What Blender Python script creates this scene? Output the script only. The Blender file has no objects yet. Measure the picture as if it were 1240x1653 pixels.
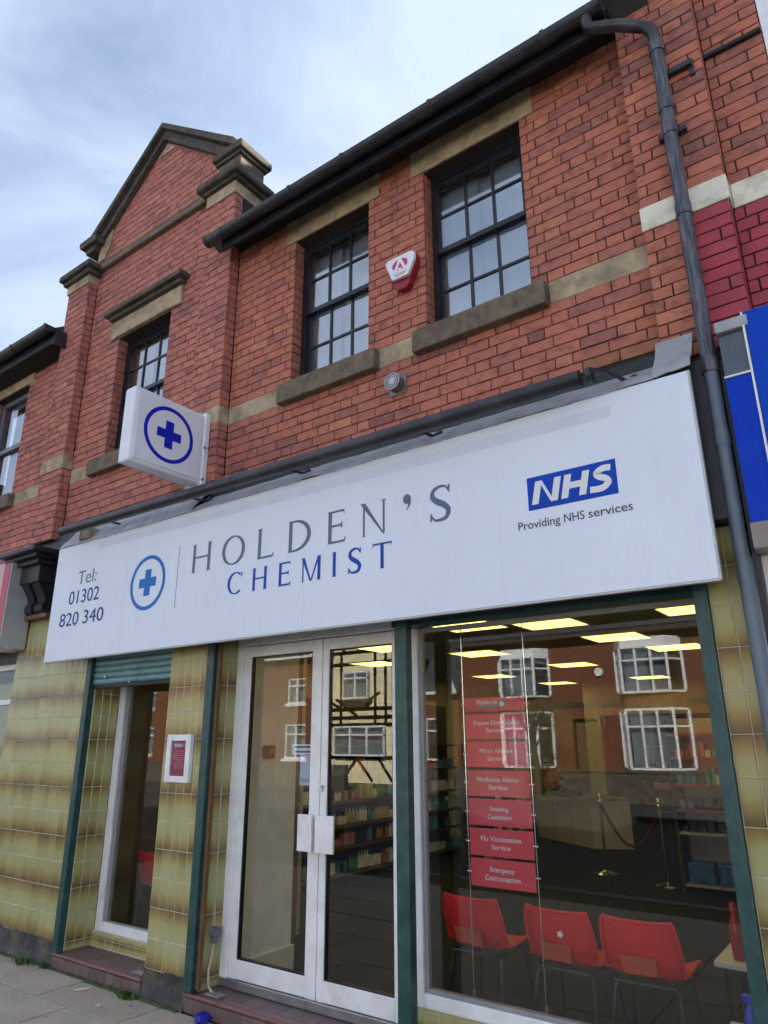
import bpy, bmesh, math, random
from mathutils import Vector, Matrix, noise
random.seed(11)
R = math.radians
sc = bpy.context.scene
col = sc.collection
# ------------------------------------------------------------------ camera
CAM = Vector((0.0, -3.6, 1.66))
F_PX, YAW, PITCH, ROLL = 1126.19, R(36.0), R(18.136), R(-0.29)
cam_d = bpy.data.cameras.new('camera')
cam_d.sensor_fit = 'VERTICAL'; cam_d.sensor_height = 24.0
cam_d.lens = 24.0 * F_PX / 1653.0
cam_d.clip_start = 0.05; cam_d.clip_end = 2000
cam = bpy.data.objects.new('camera', cam_d); col.objects.link(cam)
f0 = Vector((-math.sin(YAW), math.cos(YAW), 0)); r0 = Vector((math.cos(YAW), math.sin(YAW), 0)); zz = Vector((0, 0, 1))
fw = f0 * math.cos(PITCH) + zz * math.sin(PITCH); up = zz * math.cos(PITCH) - f0 * math.sin(PITCH)
r1 = r0 * math.cos(ROLL) + up * math.sin(ROLL); u1 = up * math.cos(ROLL) - r0 * math.sin(ROLL)
cam.matrix_world = Matrix(((r1.x, u1.x, -fw.x, CAM.x), (r1.y, u1.y, -fw.y, CAM.y), (r1.z, u1.z, -fw.z, CAM.z), (0, 0, 0, 1)))
sc.camera = cam
# ------------------------------------------------------------------ sky, sun, exposure
SUN_EL, SUN_AZ = R(30), R(20)          # azimuth from +y towards +x; the sun stands behind the shop
SKY = 0.05
w = bpy.data.worlds.new('World'); sc.world = w; w.use_nodes = True
nt = w.node_tree; nt.nodes.clear()
def wn(t, **k):
    n = nt.nodes.new(t)
    for a, b in k.items(): setattr(n, a, b)
    return n
sky = wn('ShaderNodeTexSky', sky_type='NISHITA', sun_disc=False, sun_elevation=SUN_EL, sun_rotation=SUN_AZ, air_density=1.0, dust_density=0.7, ozone_density=1.2)
tc = wn('ShaderNodeTexCoord'); mp = wn('ShaderNodeMapping'); mp.inputs['Scale'].default_value = (1, 1, 2.2)
n1 = wn('ShaderNodeTexNoise'); n1.inputs['Scale'].default_value = 2.3; n1.inputs['Detail'].default_value = 7; n1.inputs['Roughness'].default_value = .55; n1.inputs['Distortion'].default_value = .5
cr = wn('ShaderNodeValToRGB'); cr.color_ramp.elements[0].position = .34; cr.color_ramp.elements[1].position = .62
cr.color_ramp.elements[0].color = (.30, .30, .30, 1); cr.color_ramp.elements[1].color = (.93, .93, .93, 1)
mixc = wn('ShaderNodeMix', data_type='RGBA'); mixc.inputs[7].default_value = (3.95, 4.65, 6.1, 1)
bg = wn('ShaderNodeBackground'); bg.inputs['Strength'].default_value = SKY
wo = wn('ShaderNodeOutputWorld'); L = nt.links.new
L(tc.outputs['Generated'], mp.inputs['Vector']); L(mp.outputs[0], n1.inputs['Vector']); L(n1.outputs['Fac'], cr.inputs[0])
L(cr.outputs[0], mixc.inputs[0]); L(sky.outputs[0], mixc.inputs[6]); L(mixc.outputs[2], bg.inputs[0]); L(bg.outputs[0], wo.inputs[0])
sd = bpy.data.lights.new('sun', 'SUN'); sd.energy = 5.0; sd.angle = R(.6); sd.color = (1, .95, .88)
sun = bpy.data.objects.new('sun', sd); col.objects.link(sun)
sdir = Vector((math.sin(SUN_AZ) * math.cos(SUN_EL), math.cos(SUN_AZ) * math.cos(SUN_EL), math.sin(SUN_EL)))
sun.rotation_euler = sdir.to_track_quat('Z', 'Y').to_euler(); sun.location = sdir * 60
vs = sc.view_settings; vs.view_transform = 'Standard'; vs.look = 'None'; vs.exposure = 2.05; vs.gamma = 1; vs.use_curve_mapping = False
cy = sc.cycles; cy.use_denoising = True; cy.use_adaptive_sampling = True; cy.adaptive_threshold = .02; cy.max_bounces = 7; cy.diffuse_bounces = 3; cy.glossy_bounces = 3; cy.transparent_max_bounces = 24; cy.transmission_bounces = 6
cy.caustics_reflective = False; cy.caustics_refractive = False; cy.sample_clamp_indirect = 8

# ------------------------------------------------------------------ materials
MATS = {}
class NB:
    def __init__(s, name):
        s.m = bpy.data.materials.new(name); s.m.use_nodes = True; s.t = s.m.node_tree; s.t.nodes.clear()
        s.out = s.n('ShaderNodeOutputMaterial'); s.p = s.n('ShaderNodeBsdfPrincipled'); s.l(s.p.outputs[0], s.out.inputs[0])
        MATS[name] = s.m
    def n(s, t, **k):
        x = s.t.nodes.new(t)
        for a, b in k.items(): setattr(x, a, b)
        return x
    def l(s, a, b): s.t.links.new(a, b)
    def noise(s, scale, detail=4, rough=.55, vec=None, stretch=None):
        x = s.n('ShaderNodeTexNoise'); x.inputs['Scale'].default_value = scale; x.inputs['Detail'].default_value = detail; x.inputs['Roughness'].default_value = rough
        g = s.n('ShaderNodeNewGeometry').outputs['Position'] if vec is None else vec
        if stretch:
            m = s.n('ShaderNodeMapping'); m.inputs['Scale'].default_value = stretch; s.l(g, m.inputs[0]); g = m.outputs[0]
        s.l(g, x.inputs['Vector']); return x.outputs['Fac']
    def ramp(s, fac, stops):
        x = s.n('ShaderNodeValToRGB'); e = x.color_ramp.elements
        while len(e) < len(stops): e.new(.5)
        for i, (p, c) in enumerate(stops):
            e[i].position = p; e[i].color = (c if len(c) == 4 else (*c, 1)) if not isinstance(c, (int, float)) else (c, c, c, 1)
        s.l(fac, x.inputs[0]); return x.outputs[0]
    def mix(s, fac, a, b, mode='MIX'):
        x = s.n('ShaderNodeMix', data_type='RGBA', blend_type=mode)
        for i, v in ((0, fac), (6, a), (7, b)):
            if hasattr(v, 'is_linked'): s.l(v, x.inputs[i])
            else: x.inputs[i].default_value = v if i == 0 else ((*v, 1) if len(v) == 3 else v)
        return x.outputs[2]
    def math(s, op, a, b=0.0, clamp=False):
        x = s.n('ShaderNodeMath', operation=op, use_clamp=clamp)
        for i, v in ((0, a), (1, b)):
            if hasattr(v, 'is_linked'): s.l(v, x.inputs[i])
            else: x.inputs[i].default_value = v
        return x.outputs[0]
    def bump(s, h, strength=.3, dist=.003):
        b = s.n('ShaderNodeBump'); b.inputs['Strength'].default_value = strength; b.inputs['Distance'].default_value = dist
        s.l(h, b.inputs['Height']); s.l(b.outputs[0], s.p.inputs['Normal'])
    def set(s, color=None, rough=None, metal=None, spec=None):
        for key, v in (('Base Color', color), ('Roughness', rough), ('Metallic', metal), ('Specular IOR Level', spec)):
            if v is None: continue
            i = s.p.inputs[key]
            if hasattr(v, 'is_linked'): s.l(v, i)
            else: i.default_value = (*v, 1) if isinstance(v, tuple) else v
    def rnd(s):
        a = s.n('ShaderNodeAttribute', attribute_type='GEOMETRY', attribute_name='bv'); o = s.n('ShaderNodeObjectInfo')
        sp = s.n('ShaderNodeSeparateColor'); s.l(o.outputs['Color'], sp.inputs[0])
        return s.math('ADD', a.outputs['Fac'], sp.outputs[0])

def plain(name, color, rough=.5, metal=0., var=.12, scale=9., bump=0., bscale=60., spec=.5, dirt=None):
    b = NB(name); f = b.noise(scale, 5)
    c = b.mix(b.ramp(f, [(.3, 0.), (.7, 1.)]), tuple(v * (1 - var) for v in color), tuple(min(1, v * (1 + var)) for v in color))
    if dirt:
        dcol, amt, ds = dirt
        c = b.mix(b.math('MULTIPLY', b.ramp(b.noise(ds, 6, .65), [(.45, 0.), (.72, 1.)]), amt), c, dcol)
    rr = b.math('ADD', rough - .06, b.math('MULTIPLY', f, .12))
    b.set(c, rr, metal, spec)
    if bump: b.bump(b.noise(bscale, 4), bump, .004)
    return b.m

def brick_mat(name, ramp, soot=.45):
    b = NB(name); v = b.rnd()
    c = b.ramp(v, ramp)
    grain = b.noise(42, 5, .65)
    c = b.mix(b.ramp(grain, [(.35, 0.), (.65, .55)]), c, (.45, .175, .125), 'MIX')
    c = b.mix(b.ramp(b.noise(15, 5, .7), [(.44, 0.), (.66, .55)]), c, (.52, .20, .14)); c = b.mix(b.ramp(b.noise(11, 4, .6, stretch=(1, 1, 1.7)), [(.50, 0.), (.70, .7)]), c, (.19, .062, .05))
    st = b.ramp(b.noise(1.3, 5, .6), [(.42, 0.), (.75, 1.)])
    st2 = b.ramp(b.noise(7, 6, .75), [(.38, 0.), (.66, 1.)])
    c = b.mix(b.math('MULTIPLY', b.math('MULTIPLY', st, st2), soot), c, (.055, .036, .034))
    eff = b.ramp(b.noise(3.1, 6, .7), [(.66, 0.), (.80, .35)])
    c = b.mix(eff, c, (.42, .34, .30))
    b.set(c, .78, 0, .3); b.bump(b.noise(75, 5, .7), .5, .003)
    return b.m
BR = [(0, (.20, .085, .085)), (.14, (.36, .125, .105)), (.35, (.46, .152, .105)), (.6, (.52, .165, .107)), (.85, (.56, .185, .108)), (1, (.62, .24, .13))]
brick_mat('brick', BR)
brick_mat('brick_left', [(0, (.25, .11, .11)), (.3, (.46, .165, .14)), (.7, (.56, .195, .15)), (1, (.62, .235, .16))], .35)
brick_mat('brick_right', [(0, (.20, .09, .085)), (.3, (.42, .14, .10)), (.7, (.56, .175, .105)), (1, (.64, .235, .13))], .6)
brick_mat('brick_orange', [(0, (.30, .13, .06)), (1, (.48, .20, .08))], .5)
plain('brick_maroon', (.40, .045, .062), .55, var=.14, scale=14, bump=.4, bscale=90, dirt=((.20, .025, .04), .5, 5))
plain('brick_cream', (.80, .76, .62), .6, var=.08, bump=.3, dirt=((.22, .14, .07), .55, 7))
plain('mortar', (.034, .024, .021), .9, var=.4, scale=20)
plain('mortar_pale', (.34, .27, .20), .9, var=.2, scale=30)
plain('stone', (.47, .365, .235), .85, var=.16, scale=12, bump=.4, bscale=55, dirt=((.09, .07, .05), .75, 4.5))
plain('stone_dark', (.14, .11, .08), .88, var=.35, scale=16, bump=.5, bscale=50, dirt=((.25, .19, .11), .7, 6))
plain('stone_soot', (.07, .06, .052), .88, var=.4, scale=16, bump=.5, bscale=50, dirt=((.20, .15, .08), .6, 5))
plain('lead', (.37, .38, .40), .5, .25, .3, 7, .35, 22, dirt=((.42, .42, .42), .6, 5))
plain('black_paint', (.012, .012, .016), .34, var=.25, bump=.15, dirt=((.06, .06, .07), .4, 8))
plain('dark_timber', (.022, .020, .026), .45, var=.3, bump=.15, bscale=40)
plain('soffit_dark', (.014, .012, .012), .8, var=.3)
plain('gutter_black', (.018, .019, .024), .36, var=.3, scale=14, bump=.2, bscale=30, dirt=((.085, .088, .10), .6, 6))
b = NB('pipe_paint'); fp = b.noise(7, 6, .65, stretch=(9, 9, .9)); b.set(b.mix(b.ramp(fp, [(.4, 0.), (.68, 1.)]), (.030, .033, .045), (.16, .16, .19)), .42); b.bump(b.noise(40, 4), .2)
plain('pipe_grey', (.115, .15, .19), .38, var=.12, scale=10)
plain('slate', (.055, .06, .07), .6, var=.3, scale=8, bump=.2)
b = NB('sign_white'); s1 = b.noise(1.6, 4); s2 = b.noise(30, 3)
c = b.mix(b.ramp(s1, [(.35, 0.), (.7, 1.)]), (.77, .84, .94), (.80, .87, .96)); c = b.mix(b.math('MULTIPLY', b.ramp(b.noise(2.2, 6, .7, stretch=(1, 1, .35)), [(.5, 0.), (.75, 1.)]), .08), c, (.58, .57, .57))
c = b.mix(b.math('MULTIPLY', b.ramp(b.noise(9, 5, .6, stretch=(4, 1, .25)), [(.56, 0.), (.80, 1.)]), .06), c, (.48, .46, .44)); b.set(c, .5, 0, .35)
plain('sign_edge', (.50, .50, .52), .4, .3, .1)
plain('lightbox_white', (.84, .86, .92), .25, var=.03, scale=3, dirt=((.6, .58, .55), .25, 4))
plain('vinyl_grey', (.125, .16, .25), .4, spec=.25, var=.05)
plain('vinyl_navy', (.015, .055, .24), .4, spec=.2, var=.05)
plain('vinyl_blue', (.006, .075, .42), .4, spec=.2, var=.06)
plain('vinyl_mid', (.018, .16, .53), .4, spec=.2, var=.05)
plain('vinyl_cobalt', (.006, .020, .50), .4, spec=.2, var=.05)
plain('nhs_blue', (.003, .060, .46), .4, spec=.2, var=.04)
plain('vinyl_text', (.055, .06, .085), .4, var=.05)
plain('vinyl_white', (.80, .80, .80), .4, var=.02)
plain('vinyl_seam_shade', (.70, .75, .85), .45, var=.05)  # tone of the panel seams and of the painted shading strip
plain('upvc', (.90, .91, .93), .32, var=.04, scale=5, dirt=((.42, .38, .32), .3, 6))
plain('upvc_grey', (.30, .30, .31), .4, var=.1)
plain('grey_frame', (.16, .17, .20), .4, var=.1)
plain('green_paint', (.012, .066, .066), .38, var=.2, scale=7, bump=.12, bscale=50, dirt=((.10, .15, .15), .35, 14))
plain('shutter_green', (.20, .38, .42), .42, .2, .15, 6, dirt=((.03, .05, .05), .5, 6))
plain('shutter_box', (.018, .022, .024), .5, .2, .3, 8)
b = NB('tile'); tv = b.n('ShaderNodeAttribute', attribute_type='GEOMETRY', attribute_name='tv').outputs['Fac']; rv = b.rnd()
nz = b.noise(16, 5, .6, stretch=(1.6, 1.6, .35)); t2 = b.math('ADD', tv, b.math('MULTIPLY', b.math('SUBTRACT', nz, .5), .34)); t2 = b.math('ADD', t2, b.math('MULTIPLY', b.math('SUBTRACT', rv, .5), .26))
c = b.ramp(t2, [(0, (.46, .455, .225)), (.45, (.43, .405, .175)), (.66, (.36, .29, .10)), (.83, (.27, .19, .065)), (.97, (.17, .12, .05)), (1, (.13, .09, .04))])
c = b.mix(b.math('MULTIPLY', rv, .25), c, (.30, .27, .12)); b.set(c, .17, 0, .55); b.bump(b.noise(22, 3), .05, .004)
plain('grout', (.66, .57, .42), .85, var=.25, scale=20, dirt=((.2, .15, .09), .5, 5))
b = NB('step_tile'); rv = b.rnd(); c = b.mix(rv, (.12, .075, .075), (.19, .12, .115)); c = b.mix(b.math('MULTIPLY', b.ramp(b.noise(9, 6, .65), [(.4, 0.), (.7, 1.)]), .5), c, (.20, .17, .145)); b.set(c, .45); b.bump(b.noise(60, 4), .2)
plain('step_edge', (.21, .095, .09), .35, var=.2, scale=10)
plain('plinth_black', (.030, .031, .036), .55, var=.4, scale=9, bump=.5, bscale=24, dirt=((.20, .18, .11), .6, 7))
b = NB('paving'); rv = b.rnd(); c = b.mix(rv, (.58, .47, .36), (.70, .58, .45)); c = b.mix(b.ramp(b.noise(60, 6, .7), [(.35, 0.), (.7, .6)]), c, (.26, .235, .20)); c = b.mix(b.math('MULTIPLY', b.ramp(b.noise(3, 6, .65), [(.45, 0.), (.75, 1.)]), .5), c, (.22, .20, .145)); vo = b.n('ShaderNodeTexVoronoi'); vo.inputs['Scale'].default_value = 5; b.l(b.n('ShaderNodeNewGeometry').outputs['Position'], vo.inputs['Vector']); c = b.mix(b.ramp(vo.outputs['Distance'], [(.06, .7), (.085, 0.)]), c, (.13, .12, .11)); b.set(c, .85); b.bump(b.noise(90, 5, .7), .5, .003)
plain('pave_joint', (.055, .055, .035), .95, var=.4, scale=30)
plain('asphalt', (.042, .042, .045), .9, var=.25, scale=40, bump=.5, bscale=120)
plain('kerb_stone', (.23, .22, .20), .85, var=.2, scale=14, bump=.3)
plain('road_paint', (.62, .54, .12), .7, var=.15)
plain('earth', (.10, .11, .05), .95, var=.4, scale=2)
plain('wall_white', (.88, .88, .88), .6, var=.05, dirt=((.4, .38, .33), .3, 4))
plain('wall_cream', (.52, .48, .36), .7, var=.1)
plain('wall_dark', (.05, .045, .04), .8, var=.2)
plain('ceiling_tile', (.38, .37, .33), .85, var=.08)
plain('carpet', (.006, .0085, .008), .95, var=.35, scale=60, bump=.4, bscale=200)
plain('panel_brown', (.12, .075, .03), .5, var=.2, scale=5)
plain('counter', (.62, .53, .34), .45, var=.06)
plain('chrome', (.6, .6, .62), .15, 1., .05)
plain('rope_red', (.10, .014, .016), .8, var=.2)
plain('chair_red', (.72, .030, .034), .38, spec=.3, var=.08, scale=4)
plain('chair_orange', (.50, .085, .045), .45, var=.1, scale=6)
plain('leg_black', (.055, .055, .065), .35, .6, .2)
plain('board_red', (.74, .075, .10), .3, var=.04)
plain('shelf_wood', (.16, .085, .04), .5, var=.2)
plain('shelf_dark', (.05, .042, .036), .6, var=.2)
plain('shelf_white', (.42, .40, .35), .45, var=.05)
plain('label_red', (.35, .035, .03), .5, var=.15)
for k, c in dict(p_white=(.78, .78, .76), p_blue=(.10, .22, .50), p_teal=(.08, .36, .33), p_pink=(.50, .20, .24), p_cream=(.52, .45, .28), p_green=(.08, .28, .12), p_red=(.42, .04, .04), p_navy=(.02, .03, .10), p_orange=(.50, .20, .05), p_grey=(.18, .18, .19)).items(): plain(k, c, .4, var=.18, scale=26)
plain('nappy_blue', (.03, .13, .42), .35, var=.5, scale=16)
plain('table_white', (.8, .78, .74), .35, var=.04)
plain('bottle_red', (.45, .02, .03), .2, var=.1); plain('bottle_blue', (.01, .05, .55), .2, var=.2)
plain('paper_white', (.85, .86, .88), .6, var=.03); plain('paper_pink', (.80, .07, .12), .5, var=.05); plain('paper_blue', (.5, .6, .82), .5, var=.05)
plain('device_grey', (.06, .06, .065), .4); plain('cable_cream', (.55, .48, .38), .5); plain('plastic_grey', (.16, .18, .22), .4)
plain('metal_plate', (.36, .36, .38), .35, .7, .15); plain('alarm_red', (.30, .008, .025), .25, var=.06); plain('alarm_mark', (.55, .03, .10), .35, var=.05)
plain('vent_metal', (.20, .19, .17), .4, .5, .3, 20)
plain('n_blue', (.004, .060, .50), .28, spec=.15, var=.04); plain('n_blue_deep', (.003, .045, .50), .28, spec=.15, var=.04); plain('n_grey', (.09, .115, .15), .4, var=.1); plain('n_beige', (.26, .22, .20), .5)
plain('n_red', (.50, .03, .06), .35, var=.08); plain('n_pink', (.66, .40, .44), .35, var=.05)
plain('butt_white', (.7, .67, .62), .7); plain('wrap_blue', (.01, .015, .33), .35, var=.3, scale=60)
b = NB('leaf'); b.set(b.ramp(b.rnd(), [(0, (.035, .075, .012)), (1, (.11, .17, .035))]), .6)
b = NB('tree_leaf'); b.set(b.ramp(b.noise(5, 3), [(.3, (.06, .09, .02)), (.6, (.30, .30, .14)), (.75, (.55, .5, .38))]), .7)
plain('bark', (.09, .07, .05), .9, var=.3, scale=12)
plain('render_cream', (.80, .70, .47), .8, var=.05); plain('timber_black', (.045, .035, .028), .7); plain('house_white', (.78, .80, .82), .5, var=.03); plain('curtain', (.62, .64, .68), .9, var=.08, scale=6); plain('net_curtain', (.80, .85, .92), .9, var=.07, scale=3)
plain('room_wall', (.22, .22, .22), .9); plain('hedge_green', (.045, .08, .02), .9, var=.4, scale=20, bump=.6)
b = NB('house_brick'); bt = b.n('ShaderNodeTexBrick'); bt.inputs['Scale'].default_value = 1; bt.inputs['Brick Width'].default_value = .225; bt.inputs['Row Height'].default_value = .078; bt.inputs['Mortar Size'].default_value = .007
bt.inputs['Color1'].default_value = (.20, .062, .028, 1); bt.inputs['Color2'].default_value = (.145, .045, .022, 1); bt.inputs['Mortar'].default_value = (.10, .06, .04, 1)
g = b.n('ShaderNodeNewGeometry').outputs['Position']; sp = b.n('ShaderNodeSeparateXYZ'); b.l(g, sp.inputs[0]); cb = b.n('ShaderNodeCombineXYZ'); b.l(sp.outputs[0], cb.inputs[0]); b.l(sp.outputs[2], cb.inputs[1]); b.l(cb.outputs[0], bt.inputs['Vector']); b.set(bt.outputs['Color'], .8)
def glass(name, f0=.065, tint=(1, 1, 1)):
    b = NB(name); b.t.nodes.remove(b.p)
    lw = b.n('ShaderNodeLayerWeight'); lw.inputs['Blend'].default_value = .5
    fr = b.math('ADD', f0, b.math('MULTIPLY', b.math('POWER', lw.outputs['Facing'], 5.), 1 - f0), True)
    tr = b.n('ShaderNodeBsdfTransparent'); tr.inputs[0].default_value = (*tint, 1)
    gl = b.n('ShaderNodeBsdfGlossy'); gl.inputs['Roughness'].default_value = .0
    bp = b.n('ShaderNodeBump'); bp.inputs['Strength'].default_value = .002; bp.inputs['Distance'].default_value = .05; b.l(b.noise(2.2, 1), bp.inputs['Height']); b.l(bp.outputs[0], gl.inputs['Normal'])
    mx = b.n('ShaderNodeMixShader'); b.l(fr, mx.inputs[0]); b.l(tr.outputs[0], mx.inputs[1]); b.l(gl.outputs[0], mx.inputs[2]); b.l(mx.outputs[0], b.out.inputs[0])
glass('glass', .056, (.93, .95, .94)); glass('glass_upper', .28, (.90, .93, .95)); glass('bottle_glass', .02, (.8, .85, .9))
b = NB('lamp_panel'); b.p.inputs['Emission Color'].default_value = (1, .75, .20, 1); b.p.inputs['Emission Strength'].default_value = .8; b.set((.8, .8, .75), .5)

# ------------------------------------------------------------------ mesh building
class MB:
    def __init__(s): s.v = []; s.f = []; s.a = []; s.t = []
    def add(s, vs, fs, bv=0., tv=None):
        o = len(s.v); s.v += [tuple(p) for p in vs]; s.f += [tuple(i + o for i in q) for q in fs]
        s.a += [bv] * len(vs); s.t += (tv if tv is not None else [0.] * len(vs)); return s
    def box(s, x0, x1, y0, y1, z0, z1, bv=0.):
        vs = [(x0, y0, z0), (x1, y0, z0), (x1, y1, z0), (x0, y1, z0), (x0, y0, z1), (x1, y0, z1), (x1, y1, z1), (x0, y1, z1)]
        return s.add(vs, [(0, 3, 2, 1), (4, 5, 6, 7), (0, 1, 5, 4), (1, 2, 6, 5), (2, 3, 7, 6), (3, 0, 4, 7)], bv)
    def cbox(s, x0, x1, y0, y1, z0, z1, b=.006):
        bm = bmesh.new(); m = MB().box(x0, x1, y0, y1, z0, z1); vv = [bm.verts.new(p) for p in m.v]
        for q in m.f: bm.faces.new([vv[i] for i in q])
        bmesh.ops.bevel(bm, geom=bm.edges[:], offset=b, segments=2, profile=.6, affect='EDGES')
        bm.verts.index_update(); r = s.add([v.co[:] for v in bm.verts], [[v.index for v in q.verts] for q in bm.faces]); bm.free(); return r
    def prism(s, poly, d0, d1, ax='y'):       # poly in the (x,z) plane for ax y, in (y,z) for ax x, in (x,y) for ax z
        n = len(poly)
        def P(p, d): return (p[0], d, p[1]) if ax == 'y' else ((d, p[0], p[1]) if ax == 'x' else (p[0], p[1], d))
        vs = [P(p, d0) for p in poly] + [P(p, d1) for p in poly]
        fs = [tuple(range(n)), tuple(range(2 * n - 1, n - 1, -1))] + [(i, i + n, (i + 1) % n + n, (i + 1) % n) for i in range(n)]
        return s.add(vs, fs)
    def tube(s, pts, r, seg=10, cap=True):
        pts = [Vector(p) for p in pts]; n = len(pts); rr = r if isinstance(r, (list, tuple)) else [r] * n; o = []; vs = []
        prev = None
        for i, p in enumerate(pts):
            d = (pts[min(i + 1, n - 1)] - pts[max(i - 1, 0)]).normalized()
            a = Vector((0, 0, 1)) if prev is None and abs(d.z) < .9 else (Vector((0, 1, 0)) if prev is None else prev)
            a = (a - d * a.dot(d)).normalized(); prev = a; c = d.cross(a)
            vs += [p + (a * math.cos(t) + c * math.sin(t)) * rr[i] for t in (2 * math.pi * k / seg for k in range(seg))]
        fs = [(i * seg + k, i * seg + (k + 1) % seg, (i + 1) * seg + (k + 1) % seg, (i + 1) * seg + k) for i in range(n - 1) for k in range(seg)]
        if cap: fs += [tuple(range(seg - 1, -1, -1)), tuple((n - 1) * seg + k for k in range(seg))]
        return s.add(vs, fs)
    def lathe(s, prof, loc=(0, 0, 0), seg=14):
        vs = [(loc[0] + r * math.cos(2 * math.pi * k / seg), loc[1] + r * math.sin(2 * math.pi * k / seg), loc[2] + z) for r, z in prof for k in range(seg)]
        n = len(prof)
        fs = [(i * seg + k, i * seg + (k + 1) % seg, (i + 1) * seg + (k + 1) % seg, (i + 1) * seg + k) for i in range(n - 1) for k in range(seg)]
        return s.add(vs, fs + [tuple(range(seg - 1, -1, -1)), tuple((n - 1) * seg + k for k in range(seg))])
    def ribbon(s, pts, ws, y0, y1, closed=False):
        n = len(pts); A = []; B = []
        for i, p in enumerate(pts):
            q0 = pts[(i - 1) % n] if closed or i else p; q1 = pts[(i + 1) % n] if closed or i < n - 1 else p
            dx, dz = q1[0] - q0[0], q1[1] - q0[1]; l = math.hypot(dx, dz) or 1; h = ws[i] / 2
            A.append((p[0] - dz / l * h, p[1] + dx / l * h)); B.append((p[0] + dz / l * h, p[1] - dx / l * h))
        vs = [(a[0], y0, a[1]) for a in A] + [(a[0], y0, a[1]) for a in B] + [(a[0], y1, a[1]) for a in A] + [(a[0], y1, a[1]) for a in B]
        fs = []
        for i in range(n if closed else n - 1):
            j = (i + 1) % n; fs += [(i, j, n + j, n + i), (i, 2 * n + i, 2 * n + j, j), (n + i, n + j, 3 * n + j, 3 * n + i)]
        return s.add(vs, fs)
    def mesh(s, name, smooth=False):
        me = bpy.data.meshes.new(name); me.from_pydata(s.v, [], s.f)
        if any(s.a): me.attributes.new('bv', 'FLOAT', 'POINT').data.foreach_set('value', s.a)
        if any(s.t): me.attributes.new('tv', 'FLOAT', 'POINT').data.foreach_set('value', s.t)
        bm = bmesh.new(); bm.from_mesh(me); bmesh.ops.recalc_face_normals(bm, faces=bm.faces); bm.to_mesh(me); bm.free()
        if smooth:
            me.polygons.foreach_set('use_smooth', [True] * len(me.polygons))
            try: me.set_sharp_from_angle(angle=R(35))
            except Exception: pass
        return me
def tag(o, label=None, cat=None, group=None, kind=None, category=None):
    for k, v in (('label', label), ('category', cat or category), ('group', group), ('kind', kind)):
        if v: o[k] = v
    return o
def ob(name, mb, mat, parent=None, smooth=False, **k):
    me = mb if isinstance(mb, bpy.types.Mesh) else mb.mesh(name, smooth)
    if mat and not me.materials: me.materials.append(MATS[mat])
    o = bpy.data.objects.new(name, me); col.objects.link(o); o.color = (0, 0, 0, 1)
    if parent:
        o.parent = parent; o.matrix_parent_inverse = Matrix.Translation(parent.matrix_basis.translation).inverted() if parent.parent is None else Matrix.Identity(4)
    return tag(o, **k)
def thing(name, label, cat, loc=(0, 0, 0), group=None):
    o = bpy.data.objects.new(name, None); col.objects.link(o); o.location = loc; o.empty_display_size = .1
    return tag(o, label, cat, group)
def dup(o, loc, rz, label, group=None):
    def cp(a, par):
        c = a.copy(); col.objects.link(c); c.parent = par
        for ch in a.children: cp(ch, c)
        return c
    c = cp(o, None); c.location = loc; c.rotation_euler[2] = rz; c['label'] = label
    if group: c['group'] = group
    return c
BOX = lambda *a: MB().box(*a)
CB = lambda *a, b=.006: MB().cbox(*a, b=b)
def holes_wall(mb, x0, x1, y0, y1, z0, z1, holes):
    xs = sorted({x0, x1, *[min(max(v, x0), x1) for h in holes for v in h[:2]]}); zs = sorted({z0, z1, *[min(max(v, z0), z1) for h in holes for v in h[2:]]})
    for i in range(len(xs) - 1):
        run = None
        for j in range(len(zs) - 1):
            cx, cz = (xs[i] + xs[i + 1]) / 2, (zs[j] + zs[j + 1]) / 2
            if any(h[0] < cx < h[1] and h[2] < cz < h[3] for h in holes):
                if run is not None: mb.box(xs[i], xs[i + 1], y0, y1, run, zs[j]); run = None
            elif run is None: run = zs[j]
        if run is not None: mb.box(xs[i], xs[i + 1], y0, y1, run, z1)
    return mb

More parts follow.
